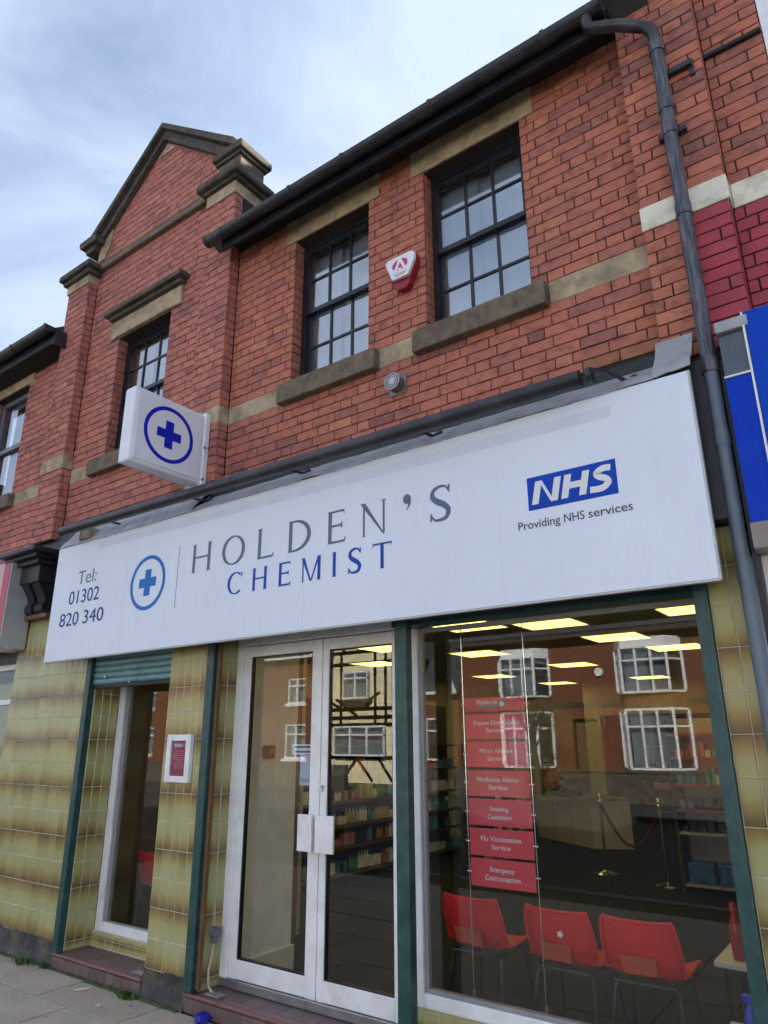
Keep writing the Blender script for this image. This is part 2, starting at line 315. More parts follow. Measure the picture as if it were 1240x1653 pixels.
# ---- bricks and tiles: specs are (x, y, z of the face centre, length, height, axis, material, random)
CH, ST, Z0 = .0765, .216, 4.374
def seen_size(p, l, h, ax):
    d = Vector(p) - CAM; z = d.dot(fw)
    if z < .2: return 0
    u = F_PX * d.dot(r1) / z + 620; v = 826.5 - F_PX * d.dot(u1) / z
    if not (-5 < u < 1245 and -5 < v < 1658): return 0
    n = Vector((0, -1, 0)) if ax == 'x' else Vector((1, 0, 0))
    return l * h * max(0, -d.normalized().dot(n)) / d.length_squared
def lay(x0, x1, z0, z1, y, mat, holes=(), ref=None, xlim=None, matf=None, skip=None):
    out = []; ref = x0 if ref is None else ref
    for i in range(int(round((z0 - Z0) / CH)), int(math.ceil((z1 - Z0) / CH - .01))):
        za, zb = Z0 + i * CH, Z0 + (i + 1) * CH; zc = (za + zb) / 2; a, b = x0, x1
        if xlim: 
            a, b = xlim(zc)
            if b - a < .06: continue
        ivs = [(a, b)]
        for h in holes:
            if h[2] < zc < h[3]:
                ivs = [p for (s0, s1) in ivs for p in ((s0, min(s1, h[0])), (max(s0, h[1]), s1)) if p[1] - p[0] > .02]
        off = (i % 2) * ST * 1.75 + (ST if i % 4 > 1 else 0)
        for s0, s1 in ivs:
            x = ref + off - 3.5 * ST * math.ceil((ref + off - s0) / (3.5 * ST)); cuts = [s0]; k = 0
            while x < s1 - .045:
                if x > s0 + .045: cuts.append(x)
                x += ST / 2 if k % 4 == 3 else ST; k += 1
            cuts = cuts + [s1]
            for c0, c1 in zip(cuts, cuts[1:]):
                m = mat if matf is None else matf((c0 + c1) / 2, zc)
                rv = min(1, max(0, random.gauss(.55, .24) - (.4 if random.random() < .14 else 0)))
                out.append(((c0 + c1) / 2, y - random.uniform(0, .002), zc, c1 - c0, CH, 'x', m, rv))
    return out
def lay_side(x, y0, y1, z0, z1, mat):
    out = []
    for i in range(int(round((z0 - Z0) / CH)), int(math.ceil((z1 - Z0) / CH - .01))):
        out.append((x + random.uniform(0, .001), (y0 + y1) / 2, Z0 + (i + .5) * CH, y1 - y0, CH, 'y', mat, min(1, max(0, random.gauss(.42, .18)))))
    return out
def brick_geo(mb, c, l, h, ax, bv, gap=.0068, depth=.03, bev=.003, jit=.0012):
    a, b_ = l / 2 - gap / 2, h / 2 - gap / 2
    pts = [(-a, 0, 0), ]
    ring = lambda aa, bb, d: [(-aa, d, -bb), (aa, d, -bb), (aa, d, bb), (-aa, d, bb)]
    vs = ring(a - bev, b_ - bev, 0) + ring(a, b_, bev) + ring(a, b_, depth)
    J = [(random.uniform(-jit, jit), random.uniform(-jit, jit) * .5, random.uniform(-jit, jit)) for _ in range(4)]
    vs = [(p[0] + J[q % 4][0], p[1] + (J[q % 4][1] if q < 4 else 0), p[2] + J[q % 4][2]) for q, p in enumerate(vs)]
    if ax == 'y': vs = [(-p[1], p[0], p[2]) for p in vs]
    vs = [(c[0] + p[0], c[1] + p[1], c[2] + p[2]) for p in vs]
    fs = [(0, 1, 2, 3)] + [(i + k, (i + 1) % 4 + k, (i + 1) % 4 + 4 + k, i + 4 + k) for k in (0, 4) for i in range(4)]
    mb.add(vs, fs, max(bv, .001))
def build_bricks(specs, parent, limit=300, piece='brick', mass='brickwork'):
    rank = sorted(range(len(specs)), key=lambda i: -seen_size(specs[i][:3], *specs[i][3:6])); top = set(rank[:limit])
    rest = {}; cache = {}
    for i, (x, y, z, l, h, ax, m, rv) in enumerate(specs):
        if i in top and seen_size((x, y, z), l, h, ax) > 0:
            key = (round(l, 3), round(h, 3), ax, m, random.randrange(4))
            if key not in cache:
                mb = MB(); brick_geo(mb, (0, 0, 0), l, h, ax, 0.); mb.a = [0.] * len(mb.v); cache[key] = mb.mesh(piece); cache[key].materials.append(MATS[m])
            o = bpy.data.objects.new(piece, cache[key]); col.objects.link(o); o.location = (x, y, z); o.color = (rv, 0, 0, 1); o.parent = parent
        else: brick_geo(rest.setdefault(m, MB()), (x, y, z), l, h, ax, rv)
    for m, mb in rest.items(): ob(mass, mb, m, parent, kind='stuff')
TW, TH = .094, .1885
def tile_geo(mb, c, w_, h, ax, bv, up_brown, full, gap=.0048, depth=.012, bev=.003):
    a, b_ = w_ / 2 - gap / 2, h / 2 - gap / 2
    def ring(aa, bb, d): return [(s_ * aa, d, t_ * bb) for t_ in (-1, -.34, .34, 1) for s_ in (-1, 1)]
    vs = ring(a - bev, b_ - bev, 0) + ring(a, b_, bev) + ring(a, b_, depth)
    tv = []
    for p in vs:
        k = (p[2] / b_ + 1) / 2; k = k if up_brown else 1 - k
        tv.append(full[0] + (full[1] - full[0]) * k + .001)
    if ax == 'y': vs = [(-p[1], p[0], p[2]) for p in vs]
    vs = [(c[0] + p[0], c[1] + p[1], c[2] + p[2]) for p in vs]
    loop = [0, 1, 3, 5, 7, 6, 4, 2]
    fs = [(0, 1, 3, 2), (2, 3, 5, 4), (4, 5, 7, 6)]
    for k in (0, 8):
        fs += [(loop[i] + k, loop[(i + 1) % 8] + k, loop[(i + 1) % 8] + 8 + k, loop[i] + 8 + k) for i in range(8)]
    mb.add(vs, fs, bv, tv)
def lay_tiles(u0, u1, z0, z1, fixed, ax):
    out = []; n = max(1, round((u1 - u0) / TW)); tw = (u1 - u0) / n; k = math.floor((z0 - 1.679) / TH)
    while 1.679 + k * TH < z1 - .01:
        a, b_ = max(z0, 1.679 + k * TH), min(z1, 1.679 + (k + 1) * TH)
        if b_ - a > .02:
            upb = (k % 2) != 0            # the brown joints lie on every second course
            for i in range(n):
                u = u0 + (i + .5) * tw
                p = (u, fixed, (a + b_) / 2) if ax == 'x' else (fixed, u, (a + b_) / 2)
                out.append((*p, tw, b_ - a, ax, upb, random.random()))
        k += 1
    return out
def build_tiles(specs, limit=300):
    rank = sorted(range(len(specs)), key=lambda i: -seen_size(specs[i][:3], *specs[i][3:6])); top = set(rank[:limit]); rest = {}; cache = {}
    for i, (x, y, z, l, h, ax, upb, rv, par) in enumerate(specs):
        if i in top:
            key = (round(l, 3), round(h, 3), ax, upb)
            if key not in cache:
                mb = MB(); tile_geo(mb, (0, 0, 0), l, h, ax, 0., upb, (0, 1)); cache[key] = mb.mesh('tile'); cache[key].materials.append(MATS['tile'])
            o = bpy.data.objects.new('tile', cache[key]); col.objects.link(o); o.location = (x, y, z); o.color = (rv, 0, 0, 1); o.parent = par
            o.rotation_euler = (random.uniform(-.006, .006), 0, random.uniform(-.006, .006))
        else: tile_geo(rest.setdefault(par, MB()), (x, y, z), l, h, ax, rv, upb, (0, 1))
    for par, mb in rest.items(): ob('tiling', mb, 'tile', par, kind='stuff')

# ------------------------------------------------------------------ ground
GX0, GX1 = -60, 60
gnd = ob('ground', BOX(-400, 400, -400, 400, -.6, -.15), 'earth', kind='structure')
pv = ob('pavement', BOX(GX0, GX1, -4.6, .25, -.3, -.012), 'pave_joint', kind='structure')
ob('road', BOX(GX0, GX1, -13.2, -4.75, -.3, -.12), 'asphalt', kind='structure')
ob('kerb', BOX(GX0, GX1, -4.748, -4.602, -.3, .0), 'kerb_stone', kind='structure')
ob('far_pavement', BOX(GX0, GX1, -16.6, -13.35, -.3, -.004), 'asphalt', kind='structure')
ob('far_kerb', BOX(GX0, GX1, -13.348, -13.202, -.3, .0), 'asphalt', kind='structure')
for yy in (-4.95, -5.15): ob('painted_line', BOX(GX0, GX1, yy, yy + .07, -.119, -.115), 'road_paint', kind='structure')
slab_me = MB().cbox(-.446, .446, -.296, .296, -.04, 0, b=.006).mesh('paving_slab'); slab_me.materials.append(MATS['paving'])
slab_n = MB().cbox(-.446, .446, -.186, .186, -.04, 0, b=.006).mesh('paving_slab'); slab_n.materials.append(MATS['paving'])
for r in range(7):
    y1 = -.105 if r == 0 else -.485 - (r - 1) * .6; y0 = -.485 - r * .6; off = -5.26 if r % 2 == 0 else -4.87
    for k in range(-5, 8):
        o = bpy.data.objects.new('paving_slab', slab_n if r == 0 else slab_me); col.objects.link(o); o.parent = pv
        o.location = (off + .45 + k * .9, (y0 + y1) / 2, random.uniform(-.003, .003)); o.rotation_euler = (random.uniform(-.004, .004), random.uniform(-.003, .003), 0); o.color = (random.random(), 0, 0, 1)

# ------------------------------------------------------------------ the chemist's building
XL, XR = -7.11, -.50                       # party lines
PIL = .105                                 # pilaster projection
WIN = [(-6.09, -5.23, 4.374, 5.751), (-3.535, -2.755, 4.374, 5.751), (-2.232, -1.448, 4.374, 5.751)]
SHOP_TOP = 3.6
shop = thing('brick_shop', 'red brick shop with pointed gable, black sash windows and olive tiled shopfront', 'shop', (-3.8, 0, 0))
core = MB()
holes_wall(core, XL, XR, .008, .22, SHOP_TOP, 6.0, [(h[0] - .012, *h[1:]) for h in WIN])
core.box(XL, -4.255, .008, .26, 6.0, 6.80)
core.prism([(-6.72, 6.80), (-4.45, 6.80), (-4.45, 7.22), (-5.60, 8.17), (-6.72, 7.22)], .008, .26)
core.box(-7.10, -6.688, -PIL + .008, .0, SHOP_TOP, 6.66); core.box(-4.655, -4.263, -PIL + .008, .0, SHOP_TOP, 6.60)
wall = ob('wall', core, 'mortar', shop)
def gab(z):
    if z < 6.80: return (-6.68, -4.655)
    if z < 7.20: return (-6.72, -4.45)
    t = (z - 7.20) / (8.17 - 7.20); return (-6.72 + t * 1.12, -4.45 - t * 1.15)
B = lay(-4.255, -.722, SHOP_TOP + .05, 5.98, 0, 'brick', [WIN[1], WIN[2]], ref=-4.255, matf=lambda x, z: 'brick_orange' if z < 3.78 and x > -1.45 and random.random() < .55 else 'brick')
B += lay(-6.68, -4.655, SHOP_TOP, 8.17, 0, 'brick_left', [WIN[0]], ref=-6.68, xlim=gab)
B += lay(-7.11, -6.68, SHOP_TOP, 6.64, -PIL, 'brick_left', ref=-7.11) + lay_side(-6.68, -PIL + .03, -.002, SHOP_TOP, 6.64, 'brick_left')
B += lay(-4.655, -4.255, SHOP_TOP, 6.60, -PIL, 'brick_left', ref=-4.655) + lay_side(-4.255, -PIL + .03, -.002, SHOP_TOP, 6.60, 'brick_left')
for wx in WIN: B += lay_side(wx[0], .030, .11, 4.374, 5.751, 'brick')
build_bricks(B, wall)
# stone dressings
def stone(name, x0, x1, z0, z1, y0, y1=.05, mat='stone', parent=shop, b=.008): return ob(name, CB(x0, x1, y0, y1, z0, z1, b=b), mat, parent)
for a, b_ in ((-4.25, -3.63), (-2.66, -2.33), (-1.335, -.724)): stone('stone_band', a, b_, 4.214, 4.372, -.006)
stone('stone_band', -6.678, -6.30, 4.214, 4.372, -.006); stone('stone_band', -5.02, -4.657, 4.214, 4.372, -.006)
stone('stone_band', -4.657, -4.252, 4.214, 4.372, -PIL - .006, .0); stone('stone_band', -7.112, -6.676, 4.38, 4.535, -PIL - .006, .0)
for a, b_ in ((-6.27, -5.06), (-3.62, -2.645), (-2.322, -1.34)): stone('window_sill', a, b_, 4.195, 4.362, -.075, .12, 'stone_dark', b=.012)
for wx in WIN[1:]:
    ob('lintel', MB().cbox(wx[0] - .115, wx[1] + .11, -.007, .115, 5.754, 5.985, b=.006), 'stone', shop)
ob('lintel', CB(-6.22, -5.05, -.03, .115, 5.754, 5.965, b=.006), 'stone', shop)
ob('lintel', CB(-6.13, -5.19, -.036, -.03, 5.756, 5.84, b=.002), 'stone', shop)
hm = MB().cbox(-6.22, -5.02, -.075, .02, 5.967, 6.01, b=.008).cbox(-6.27, -4.97, -.12, .02, 6.012, 6.065, b=.012); ob('hood_mould', hm, 'stone_soot', shop)
sc_ = MB().cbox(-6.60, -4.66, -.055, .02, 6.81, 6.862, b=.012).cbox(-6.60, -4.66, -.03, .02, 6.864, 6.93, b=.01); ob('string_course', sc_, 'stone_dark', shop)
# left pilaster cap
ob('pilaster_cap', MB().cbox(-7.118, -6.672, -.125, .05, 6.642, 6.755, b=.006), 'stone', shop)
ob('pilaster_cap', MB().cbox(-7.16, -6.62, -.165, .05, 6.757, 6.81, b=.014).cbox(-7.20, -6.58, -.205, .05, 6.812, 6.885, b=.018), 'stone_soot', shop)
# gable coping and kneelers
def slope_prism(pts, y0, y1): return MB().prism(pts, y0, y1)
ax_, az_ = -5.60, 8.27
dl = Vector((1.14, .97)).normalized(); nl = Vector((-dl.y, dl.x))
def band(p, q, n, a, b_): return [(p[0] + n[0] * a, p[1] + n[1] * a), (q[0] + n[0] * a, q[1] + n[1] * a), (q[0] + n[0] * b_, q[1] + n[1] * b_), (p[0] + n[0] * b_, p[1] + n[1] * b_)]
pl_, pa_, pr_ = (-6.74, 7.19), (-5.60, 8.16), (-4.42, 7.19)
cop = MB()
cop.prism([(pl_[0], pl_[1] - .03), (pa_[0], pa_[1] - .03), (pa_[0], pa_[1] + .065), (pl_[0] - .03, pl_[1] + .055)], -.06, .30)
cop.prism([(pl_[0] - .05, pl_[1] + .06), (pa_[0], pa_[1] + .078), (pa_[0], pa_[1] + .145), (pl_[0] - .08, pl_[1] + .125)], -.115, .32)
ob('gable_coping', cop, 'stone_soot', shop)
cop = MB()
cop.prism([(pa_[0], pa_[1] - .05), (pr_[0], pr_[1] - .05), (pr_[0] + .03, pr_[1] + .055), (pa_[0], pa_[1] + .075)], -.06, .30)
cop.prism([(pa_[0], pa_[1] + .078), (pr_[0] + .05, pr_[1] + .06), (pr_[0] + .08, pr_[1] + .125), (pa_[0], pa_[1] + .145)], -.115, .32)
ob('gable_coping', cop, 'stone_soot', shop)
ob('kneeler_stone', MB().prism([(-6.72, 6.99), (-6.60, 6.99), (-6.50, 7.16), (-6.50, 7.36), (-6.72, 7.17)], -.02, .05), 'stone', shop)
ob('kneeler_stone', MB().prism([(-6.94, 7.20), (-6.62, 7.20), (-6.62, 7.27), (-6.72, 7.30), (-6.96, 7.29), (-6.97, 7.25)], -.14, .30).prism([(-6.88, 7.12), (-6.70, 7.12), (-6.70, 7.198), (-6.92, 7.198)], -.09, .28), 'stone_soot', shop)
ob('apex_stone', MB().prism([(-5.76, 7.95), (-5.45, 7.95), (-5.60, 8.09)], -.012, .05), 'stone', shop)
# right pedestal
ob('pedestal', MB().cbox(-4.662, -4.248, -.118, .24, 6.602, 6.735, b=.006), 'stone', shop)
ped = MB().cbox(-4.70, -4.21, -.155, .28, 6.737, 6.775, b=.012).cbox(-4.745, -4.165, -.20, .32, 6.777, 6.86, b=.025).cbox(-4.70, -4.21, -.155, .28, 6.862, 6.90, b=.012)
ob('pedestal', ped, 'stone_soot', shop); ob('pedestal', CB(-4.55, -4.235, -.095, .22, 6.902, 7.06, b=.01), 'stone_dark', shop)
ob('pedestal', MB().cbox(-4.575, -4.21, -.12, .25, 7.062, 7.10, b=.012).cbox(-4.60, -4.185, -.15, .28, 7.102, 7.19, b=.02), 'stone_soot', shop)
ob('kneeler_stone', MB().prism([(-4.66, 6.99), (-4.44, 6.99), (-4.44, 7.16), (-4.56, 7.28), (-4.66, 7.28)], -.02, .05), 'stone', shop)
# eaves, gutter, roof
ob('soffit', BOX(-4.24, -.725, -.215, .02, 5.99, 6.01), 'soffit_dark', shop)
ob('fascia_board', CB(-4.22, -.73, -.245, -.216, 5.828, 6.0, b=.004), 'black_paint', shop)
def half_gutter(x0, x1, y, z, r):
    mb = MB(); n = 12
    prof = [(y - r * math.cos(math.pi * k / n), z - r * math.sin(math.pi * k / n)) for k in range(n + 1)]; inner = [(y - (r - .006) * math.cos(math.pi * k / n), z - (r - .006) * math.sin(math.pi * k / n)) for k in range(n, -1, -1)]
    return mb.prism(prof + inner, x0, x1, 'x')
gm = half_gutter(-4.33, -.74, -.304, 5.945, .057)
gut = ob('gutter', gm, 'gutter_black', shop)
for gx in (-4.335, -4.12, -3.3, -2.75, -1.95, -1.1, -.745):
    mb = MB(); prof = [(-.304 - .064 * math.cos(math.pi * k / 12), 5.947 - .064 * math.sin(math.pi * k / 12)) for k in range(13)]; mb.prism(prof, gx - .014, gx + .014, 'x'); ob('gutter_bracket', mb, 'gutter_black', gut)
ob('roof', MB().prism([(-.27, 6.05), (5.2, 10.2), (10.6, 6.05), (10.6, 5.95), (5.2, 10.08), (-.10, 5.98)], -4.42, -.5, 'x').prism([(.30, 6.3), (5.2, 10.2), (10.6, 6.05), (10.6, 5.95), (5.2, 10.08), (.3, 6.2)], -7.11, -4.43, 'x'), 'slate', shop)
# shell behind the front
sh = MB().box(XL, XL + .2, .27, 16.5, 0, 6.05).box(XR - .2, XR, .27, 16.5, 0, 6.05).box(XL, XR, 16.3, 16.5, 0, 6.05).box(XL + .2, XR - .2, .27, 16.3, 3.25, 3.45).box(XL + .2, XR - .2, .27, 3.2, 6.0, 6.05).box(XL + .2, XR - .2, 3.0, 3.2, 3.45, 6.0)
ob('shell_wall', sh, 'room_wall', shop)

def sash(parent, x0, x1, z0, z1, y, mat='black_paint', bars=(3, 2), gl='glass_upper', curtain=True):
    fwid = .034; zm = (z0 + z1) / 2 + .02
    fr = MB().box(x0, x0 + fwid, y, y + .075, z0, z1).box(x1 - fwid, x1, y, y + .10, z0, z1).box(x0 + fwid, x1 - fwid, y, y + .10, z1 - .05, z1).box(x0 + fwid, x1 - fwid, y, y + .10, z0, z0 + .025)
    win = ob('window', fr, mat, parent)
    for k, (a, b_, yy) in enumerate(((zm - .02, z1 - .05, y + .010), (z0 + .025, zm + .02, y + .040))):
        X0, X1 = x0 + fwid, x1 - fwid; rl = .026
        m = MB().box(X0, X0 + rl, yy, yy + .03, a, b_).box(X1 - rl, X1, yy, yy + .03, a, b_).box(X0 + rl, X1 - rl, yy, yy + .03, a, a + .04).box(X0 + rl, X1 - rl, yy, yy + .03, b_ - .036, b_)
        ob('sash', m, mat, win); gx0, gx1, gz0, gz1 = X0 + rl, X1 - rl, a + .04, b_ - .036
        cw, ch = (gx1 - gx0) / bars[0], (gz1 - gz0) / bars[1]
        for i in range(1, bars[0]): ob('glazing_bar', BOX(gx0 + i * cw - .009, gx0 + i * cw + .009, yy + .003, yy + .026, gz0, gz1), mat, win)
        for j in range(1, bars[1]): ob('glazing_bar', BOX(gx0, gx1, yy + .005, yy + .024, gz0 + j * ch - .009, gz0 + j * ch + .009), mat, win)
        for i in range(bars[0]):
            for j in range(bars[1]):
                a0, a1, c0, c1 = gx0 + i * cw + .004, gx0 + (i + 1) * cw - .004, gz0 + j * ch + .004, gz0 + (j + 1) * ch - .004; t1, t2 = random.uniform(-.0016, .0016), random.uniform(-.0016, .0016)
                mb = MB().add([(a0, yy + .014 + t1, c0), (a1, yy + .014 + t2, c0), (a1, yy + .014 - t1, c1), (a0, yy + .014 - t2, c1), (a0, yy + .018 + t1, c0), (a1, yy + .018 + t2, c0), (a1, yy + .018 - t1, c1), (a0, yy + .018 - t2, c1)], [(0, 1, 2, 3), (7, 6, 5, 4), (0, 4, 5, 1), (1, 5, 6, 2), (2, 6, 7, 3), (3, 7, 4, 0)])
                ob('pane', mb, gl, win)
    if curtain:
        mb = MB(); n = 40; zt = z1 - .045
        for side in ((x0 - .35, x0 + .33), (x1 - .33, x1 + .1), (x0 + .3, x1 - .3)):
            vs = []
            for k in range(n + 1):
                x = side[0] + (side[1] - side[0]) * k / n; dy = .0015 * math.sin(k * 1.35) + .003 * math.sin(k * .45); vs += [(x, y + .125 + dy + (.035 if side[0] > x0 + .2 and side[1] < x1 - .2 else 0), z0 - .05), (x, y + .125 + dy + (.035 if side[0] > x0 + .2 and side[1] < x1 - .2 else 0), zt + .1)]
            mb.add(vs, [(2 * k, 2 * k + 2, 2 * k + 3, 2 * k + 1) for k in range(n)])
        ob('curtain', mb, 'net_curtain', win)
    return win
for wx in WIN: sash(shop, *wx, .108)

# ---- shopfront
TP = -.08                                  # tile face plane
PIERS = [(-7.05, -5.756), (-4.628, -4.178), (-.672, -.487)]
TS = []
def tiled(name, box, specs):
    o = ob(name, BOX(*box), 'grout', shop); TS.extend([(*q, o) for q in specs])
for (a, b_), zt in zip(PIERS, (2.83, 2.40, 2.62)): tiled('tiled_pier', (a, b_, TP + .0035, .40 if -5 < a < -1 else .2, .172, zt), lay_tiles(a + .002, b_ - .002, .174, zt, TP, 'x'))
tiled('tiled_reveal', (-5.70, -5.6875, TP + .031, .2, .112, 2.40), lay_tiles(TP + .035, .198, .114, 2.40, -5.684, 'y'))
tiled('tiled_reveal', (-4.112, -4.0985, TP + .031, .2, .112, 2.40), lay_tiles(TP + .035, .128, .114, 2.40, -4.095, 'y'))
tiled('tiled_riser', (-5.69, -4.63, .1815, .25, .10, .215), lay_tiles(-5.683, -4.63, .116, .215, .178, 'x'))
tiled('tiled_riser', (-2.56, -.62, .1315, .20, .10, .275), lay_tiles(-2.55, -.674, .116, .272, .128, 'x'))
build_tiles(TS)
# plinths
def rough_block(x0, x1, y0, y1, z0, z1, seed, nx=16, nz=6):
    mb = MB(); vs = []
    for j in range(nz + 1):
        for i in range(nx + 1):
            x = x0 + (x1 - x0) * i / nx; z = z0 + (z1 - z0) * j / nz; q = noise.noise(Vector((x * 9, z * 9, seed))) * .012
            if j == nz: z += noise.noise(Vector((x * 14, 3, seed))) * .022
            flare = .035 * (1 - j / nz) ** 2
            vs.append((x, y0 - flare + q, z))
    vs2 = [(p[0], y1, p[2]) for p in vs]; n = len(vs); w_ = nx + 1
    fs = [(j * w_ + i, j * w_ + i + 1, (j + 1) * w_ + i + 1, (j + 1) * w_ + i) for j in range(nz) for i in range(nx)]
    fs += [(nz * w_ + i, nz * w_ + i + 1, n + nz * w_ + i + 1, n + nz * w_ + i) for i in range(nx)] + [(j * w_ + k, (j + 1) * w_ + k, n + (j + 1) * w_ + k, n + j * w_ + k) for j in range(nz) for k in (0, nx)]
    return mb.add(vs + vs2, fs)
for i, (a, b_) in enumerate(PIERS): ob('plinth', rough_block(a, b_ + .004, TP - .004, .1, -.02, .175, i * 7.3, 24 if i == 0 else 12), 'plinth_black', shop, smooth=True)
# steps
def step(x0, x1, ytop_back, seed):
    random.seed(seed); s = ob('step', BOX(x0 + .004, x1 - .004, -.088, ytop_back, -.05, .085), 'pave_joint', shop)
    n = round((x1 - x0) / .105); w_ = (x1 - x0) / n
    for i in range(n):
        o = ob('step_tile', CB(x0 + i * w_ + .0015, x0 + (i + 1) * w_ - .0015, -.102, -.086, .004, .083, b=.003), 'step_tile', s); o.color = (random.random(), 0, 0, 1)
    ob('step_nosing', MB().tube([(x0, -.092, .097), (x1, -.092, .097)], .0125, 10).box(x0, x1, -.09, -.03, .09, .106), 'step_edge', s)
    n2 = round((x1 - x0) / .152); w2 = (x1 - x0) / n2; rows = max(1, round((ytop_back + .03) / .15)); d2 = (ytop_back + .03) / rows
    for i in range(n2):
        for j in range(rows):
            o = ob('step_tile', CB(x0 + i * w2 + .0015, x0 + (i + 1) * w2 - .0015, -.03 + j * d2 + .0015, -.03 + (j + 1) * d2 - .0015, .08, .108 + .004 * j, b=.002), 'step_tile', s); o.color = (random.random(), 0, 0, 1)
    return s
step(-5.754, -4.63, .185, 3); step(-4.176, -.674, .13, 4); random.seed(21)
# green shutter rails
for nm, a, b_ in (('a', -5.754, -5.684), ('b', -4.176, -4.097), ('c', -2.465, -2.378), ('d', -.737, -.674)):
    o = ob('shutter_rail', MB().cbox(a, b_, TP - .028, TP + .03, .112, 2.42, b=.005).box(a + .012, b_ - .02, TP + .031, TP + .06, .112, 2.42), 'green_paint', shop)
ob('rail_packing', CB(-4.094, -4.066, TP + .002, TP + .032, .13, 2.40, b=.003), 'shelf_wood', shop)
# shutter of the left window, slat by slat
st = ob('roller_shutter', CB(-5.69, -4.632, -.066, -.03, 2.095, 2.125, b=.005), 'shutter_box', shop)
for k in range(6):
    z = 2.128 + k * .052; mb = MB(); pr = [(-.058, z), (-.070, z + .012), (-.072, z + .026), (-.070, z + .040), (-.058, z + .050), (-.05, z + .05), (-.05, z)]; mb.prism(pr, -5.683, -4.634, 'x'); ob('shutter_slat', mb, 'shutter_green', st)
ob('lock_boss', MB().tube([(-5.50, -.085, 2.185), (-5.50, -.06, 2.185)], .014, 12), 'metal_plate', st); ob('lock_boss', MB().tube([(-5.16, -.078, 2.13), (-5.16, -.06, 2.13)], .01, 12), 'metal_plate', st)
# shutter housing behind the sign, and door head
ob('shutter_housing', MB().box(-6.0, -.60, -.265, TP - .03, 2.375, 3.33).box(-5.754, -.674, TP - .03, .26, 2.425, 3.6), 'shutter_box', shop)
ob('shutter_housing', MB().cbox(-2.37, -.742, -.11, -.03, 2.352, 2.40, b=.006).cbox(-4.09, -2.47, -.11, -.03, 2.372, 2.41, b=.006), 'shutter_box', shop)
ob('window_head', MB().cbox(-2.55, -.676, -.02, .12, 2.335, 2.43, b=.004), 'green_paint', shop)
ob('end_block', CB(-.605, -.455, -.19, -.055, 2.625, 3.46, b=.008), 'dark_timber', shop)
ob('fascia_backing', BOX(-7.05, -.49, -.055, .26, 2.44, 3.62), 'dark_timber', shop)
# left console
cons = MB().cbox(-6.97, -6.50, -.30, -.06, 3.30, 3.345, b=.01).cbox(-7.02, -6.44, -.36, -.06, 3.347, 3.385, b=.012).cbox(-7.08, -6.38, -.42, -.06, 3.387, 3.435, b=.015).cbox(-6.93, -6.54, -.25, -.06, 3.13, 3.298, b=.006)
con = ob('console_bracket', cons, 'dark_timber', shop)
for a, b_ in ((-6.90, -6.765), (-6.70, -6.565)):
    pr = [(-.06, 2.84), (-.13, 2.84), (-.16, 2.87), (-.165, 2.92), (-.135, 2.96), (-.155, 3.02), (-.20, 3.09), (-.225, 3.128), (-.06, 3.128)]; ob('console_scroll', MB().prism(pr, a, b_, 'x'), 'dark_timber', con)
ob('console_base', MB().cbox(-6.95, -6.50, -.15, -.06, 2.795, 2.838, b=.008), 'shelf_wood', con)
# lead flashing over the sign
def lead_sheet(x0, x1, zt, yt, seed, dz=0., amp=1.):
    mb = MB(); nx = int((x1 - x0) * 46); nz = 7; vs = []
    for j in range(nz + 1):
        t = j / nz
        for i in range(nx + 1):
            x = x0 + (x1 - x0) * i / nx; wv = noise.noise(Vector((x * 3.1, seed, 0))) * .5 + noise.noise(Vector((x * 9, seed, 4))) * .3
            y = yt + (-.305 - yt) * t ** 1.15 - .012 * wv * t * amp - .012 * (amp - 1) * noise.noise(Vector((x * 16, t * 4, seed))) * min(1, t * 4); z = zt + (3.388 + dz - zt) * t ** .85 + (.022 * wv + .004 if j == nz else .006 * noise.noise(Vector((x * 7, t * 5, seed)))) - (.03 if j == nz else 0)
            vs.append((x, y, z))
    w_ = nx + 1; n = len(vs); vs += [(p[0], p[1] + .004, p[2] - .004) for p in vs]
    fs = [(j * w_ + i, j * w_ + i + 1, (j + 1) * w_ + i + 1, (j + 1) * w_ + i) for j in range(nz) for i in range(nx)]; fs += [tuple(k + n for k in q) for q in fs]
    fs += [(nz * w_ + i, nz * w_ + i + 1, n + nz * w_ + i + 1, n + nz * w_ + i) for i in range(nx)]
    return mb.add(vs, fs)
for k, (a, b_) in enumerate(((-6.12, -5.2), (-5.19, -4.26), (-4.25, -3.1), (-3.09, -1.95), (-1.94, -.735))): ob('lead_flashing', lead_sheet(a, b_, 3.655, -.004 if a > -4.3 else -.112, k * 5.1), 'lead', shop, smooth=True)
ob('lead_flashing', lead_sheet(-.74, -.555, 3.66, -PIL - .012, 44, .02, 2.6), 'lead', shop, smooth=True)

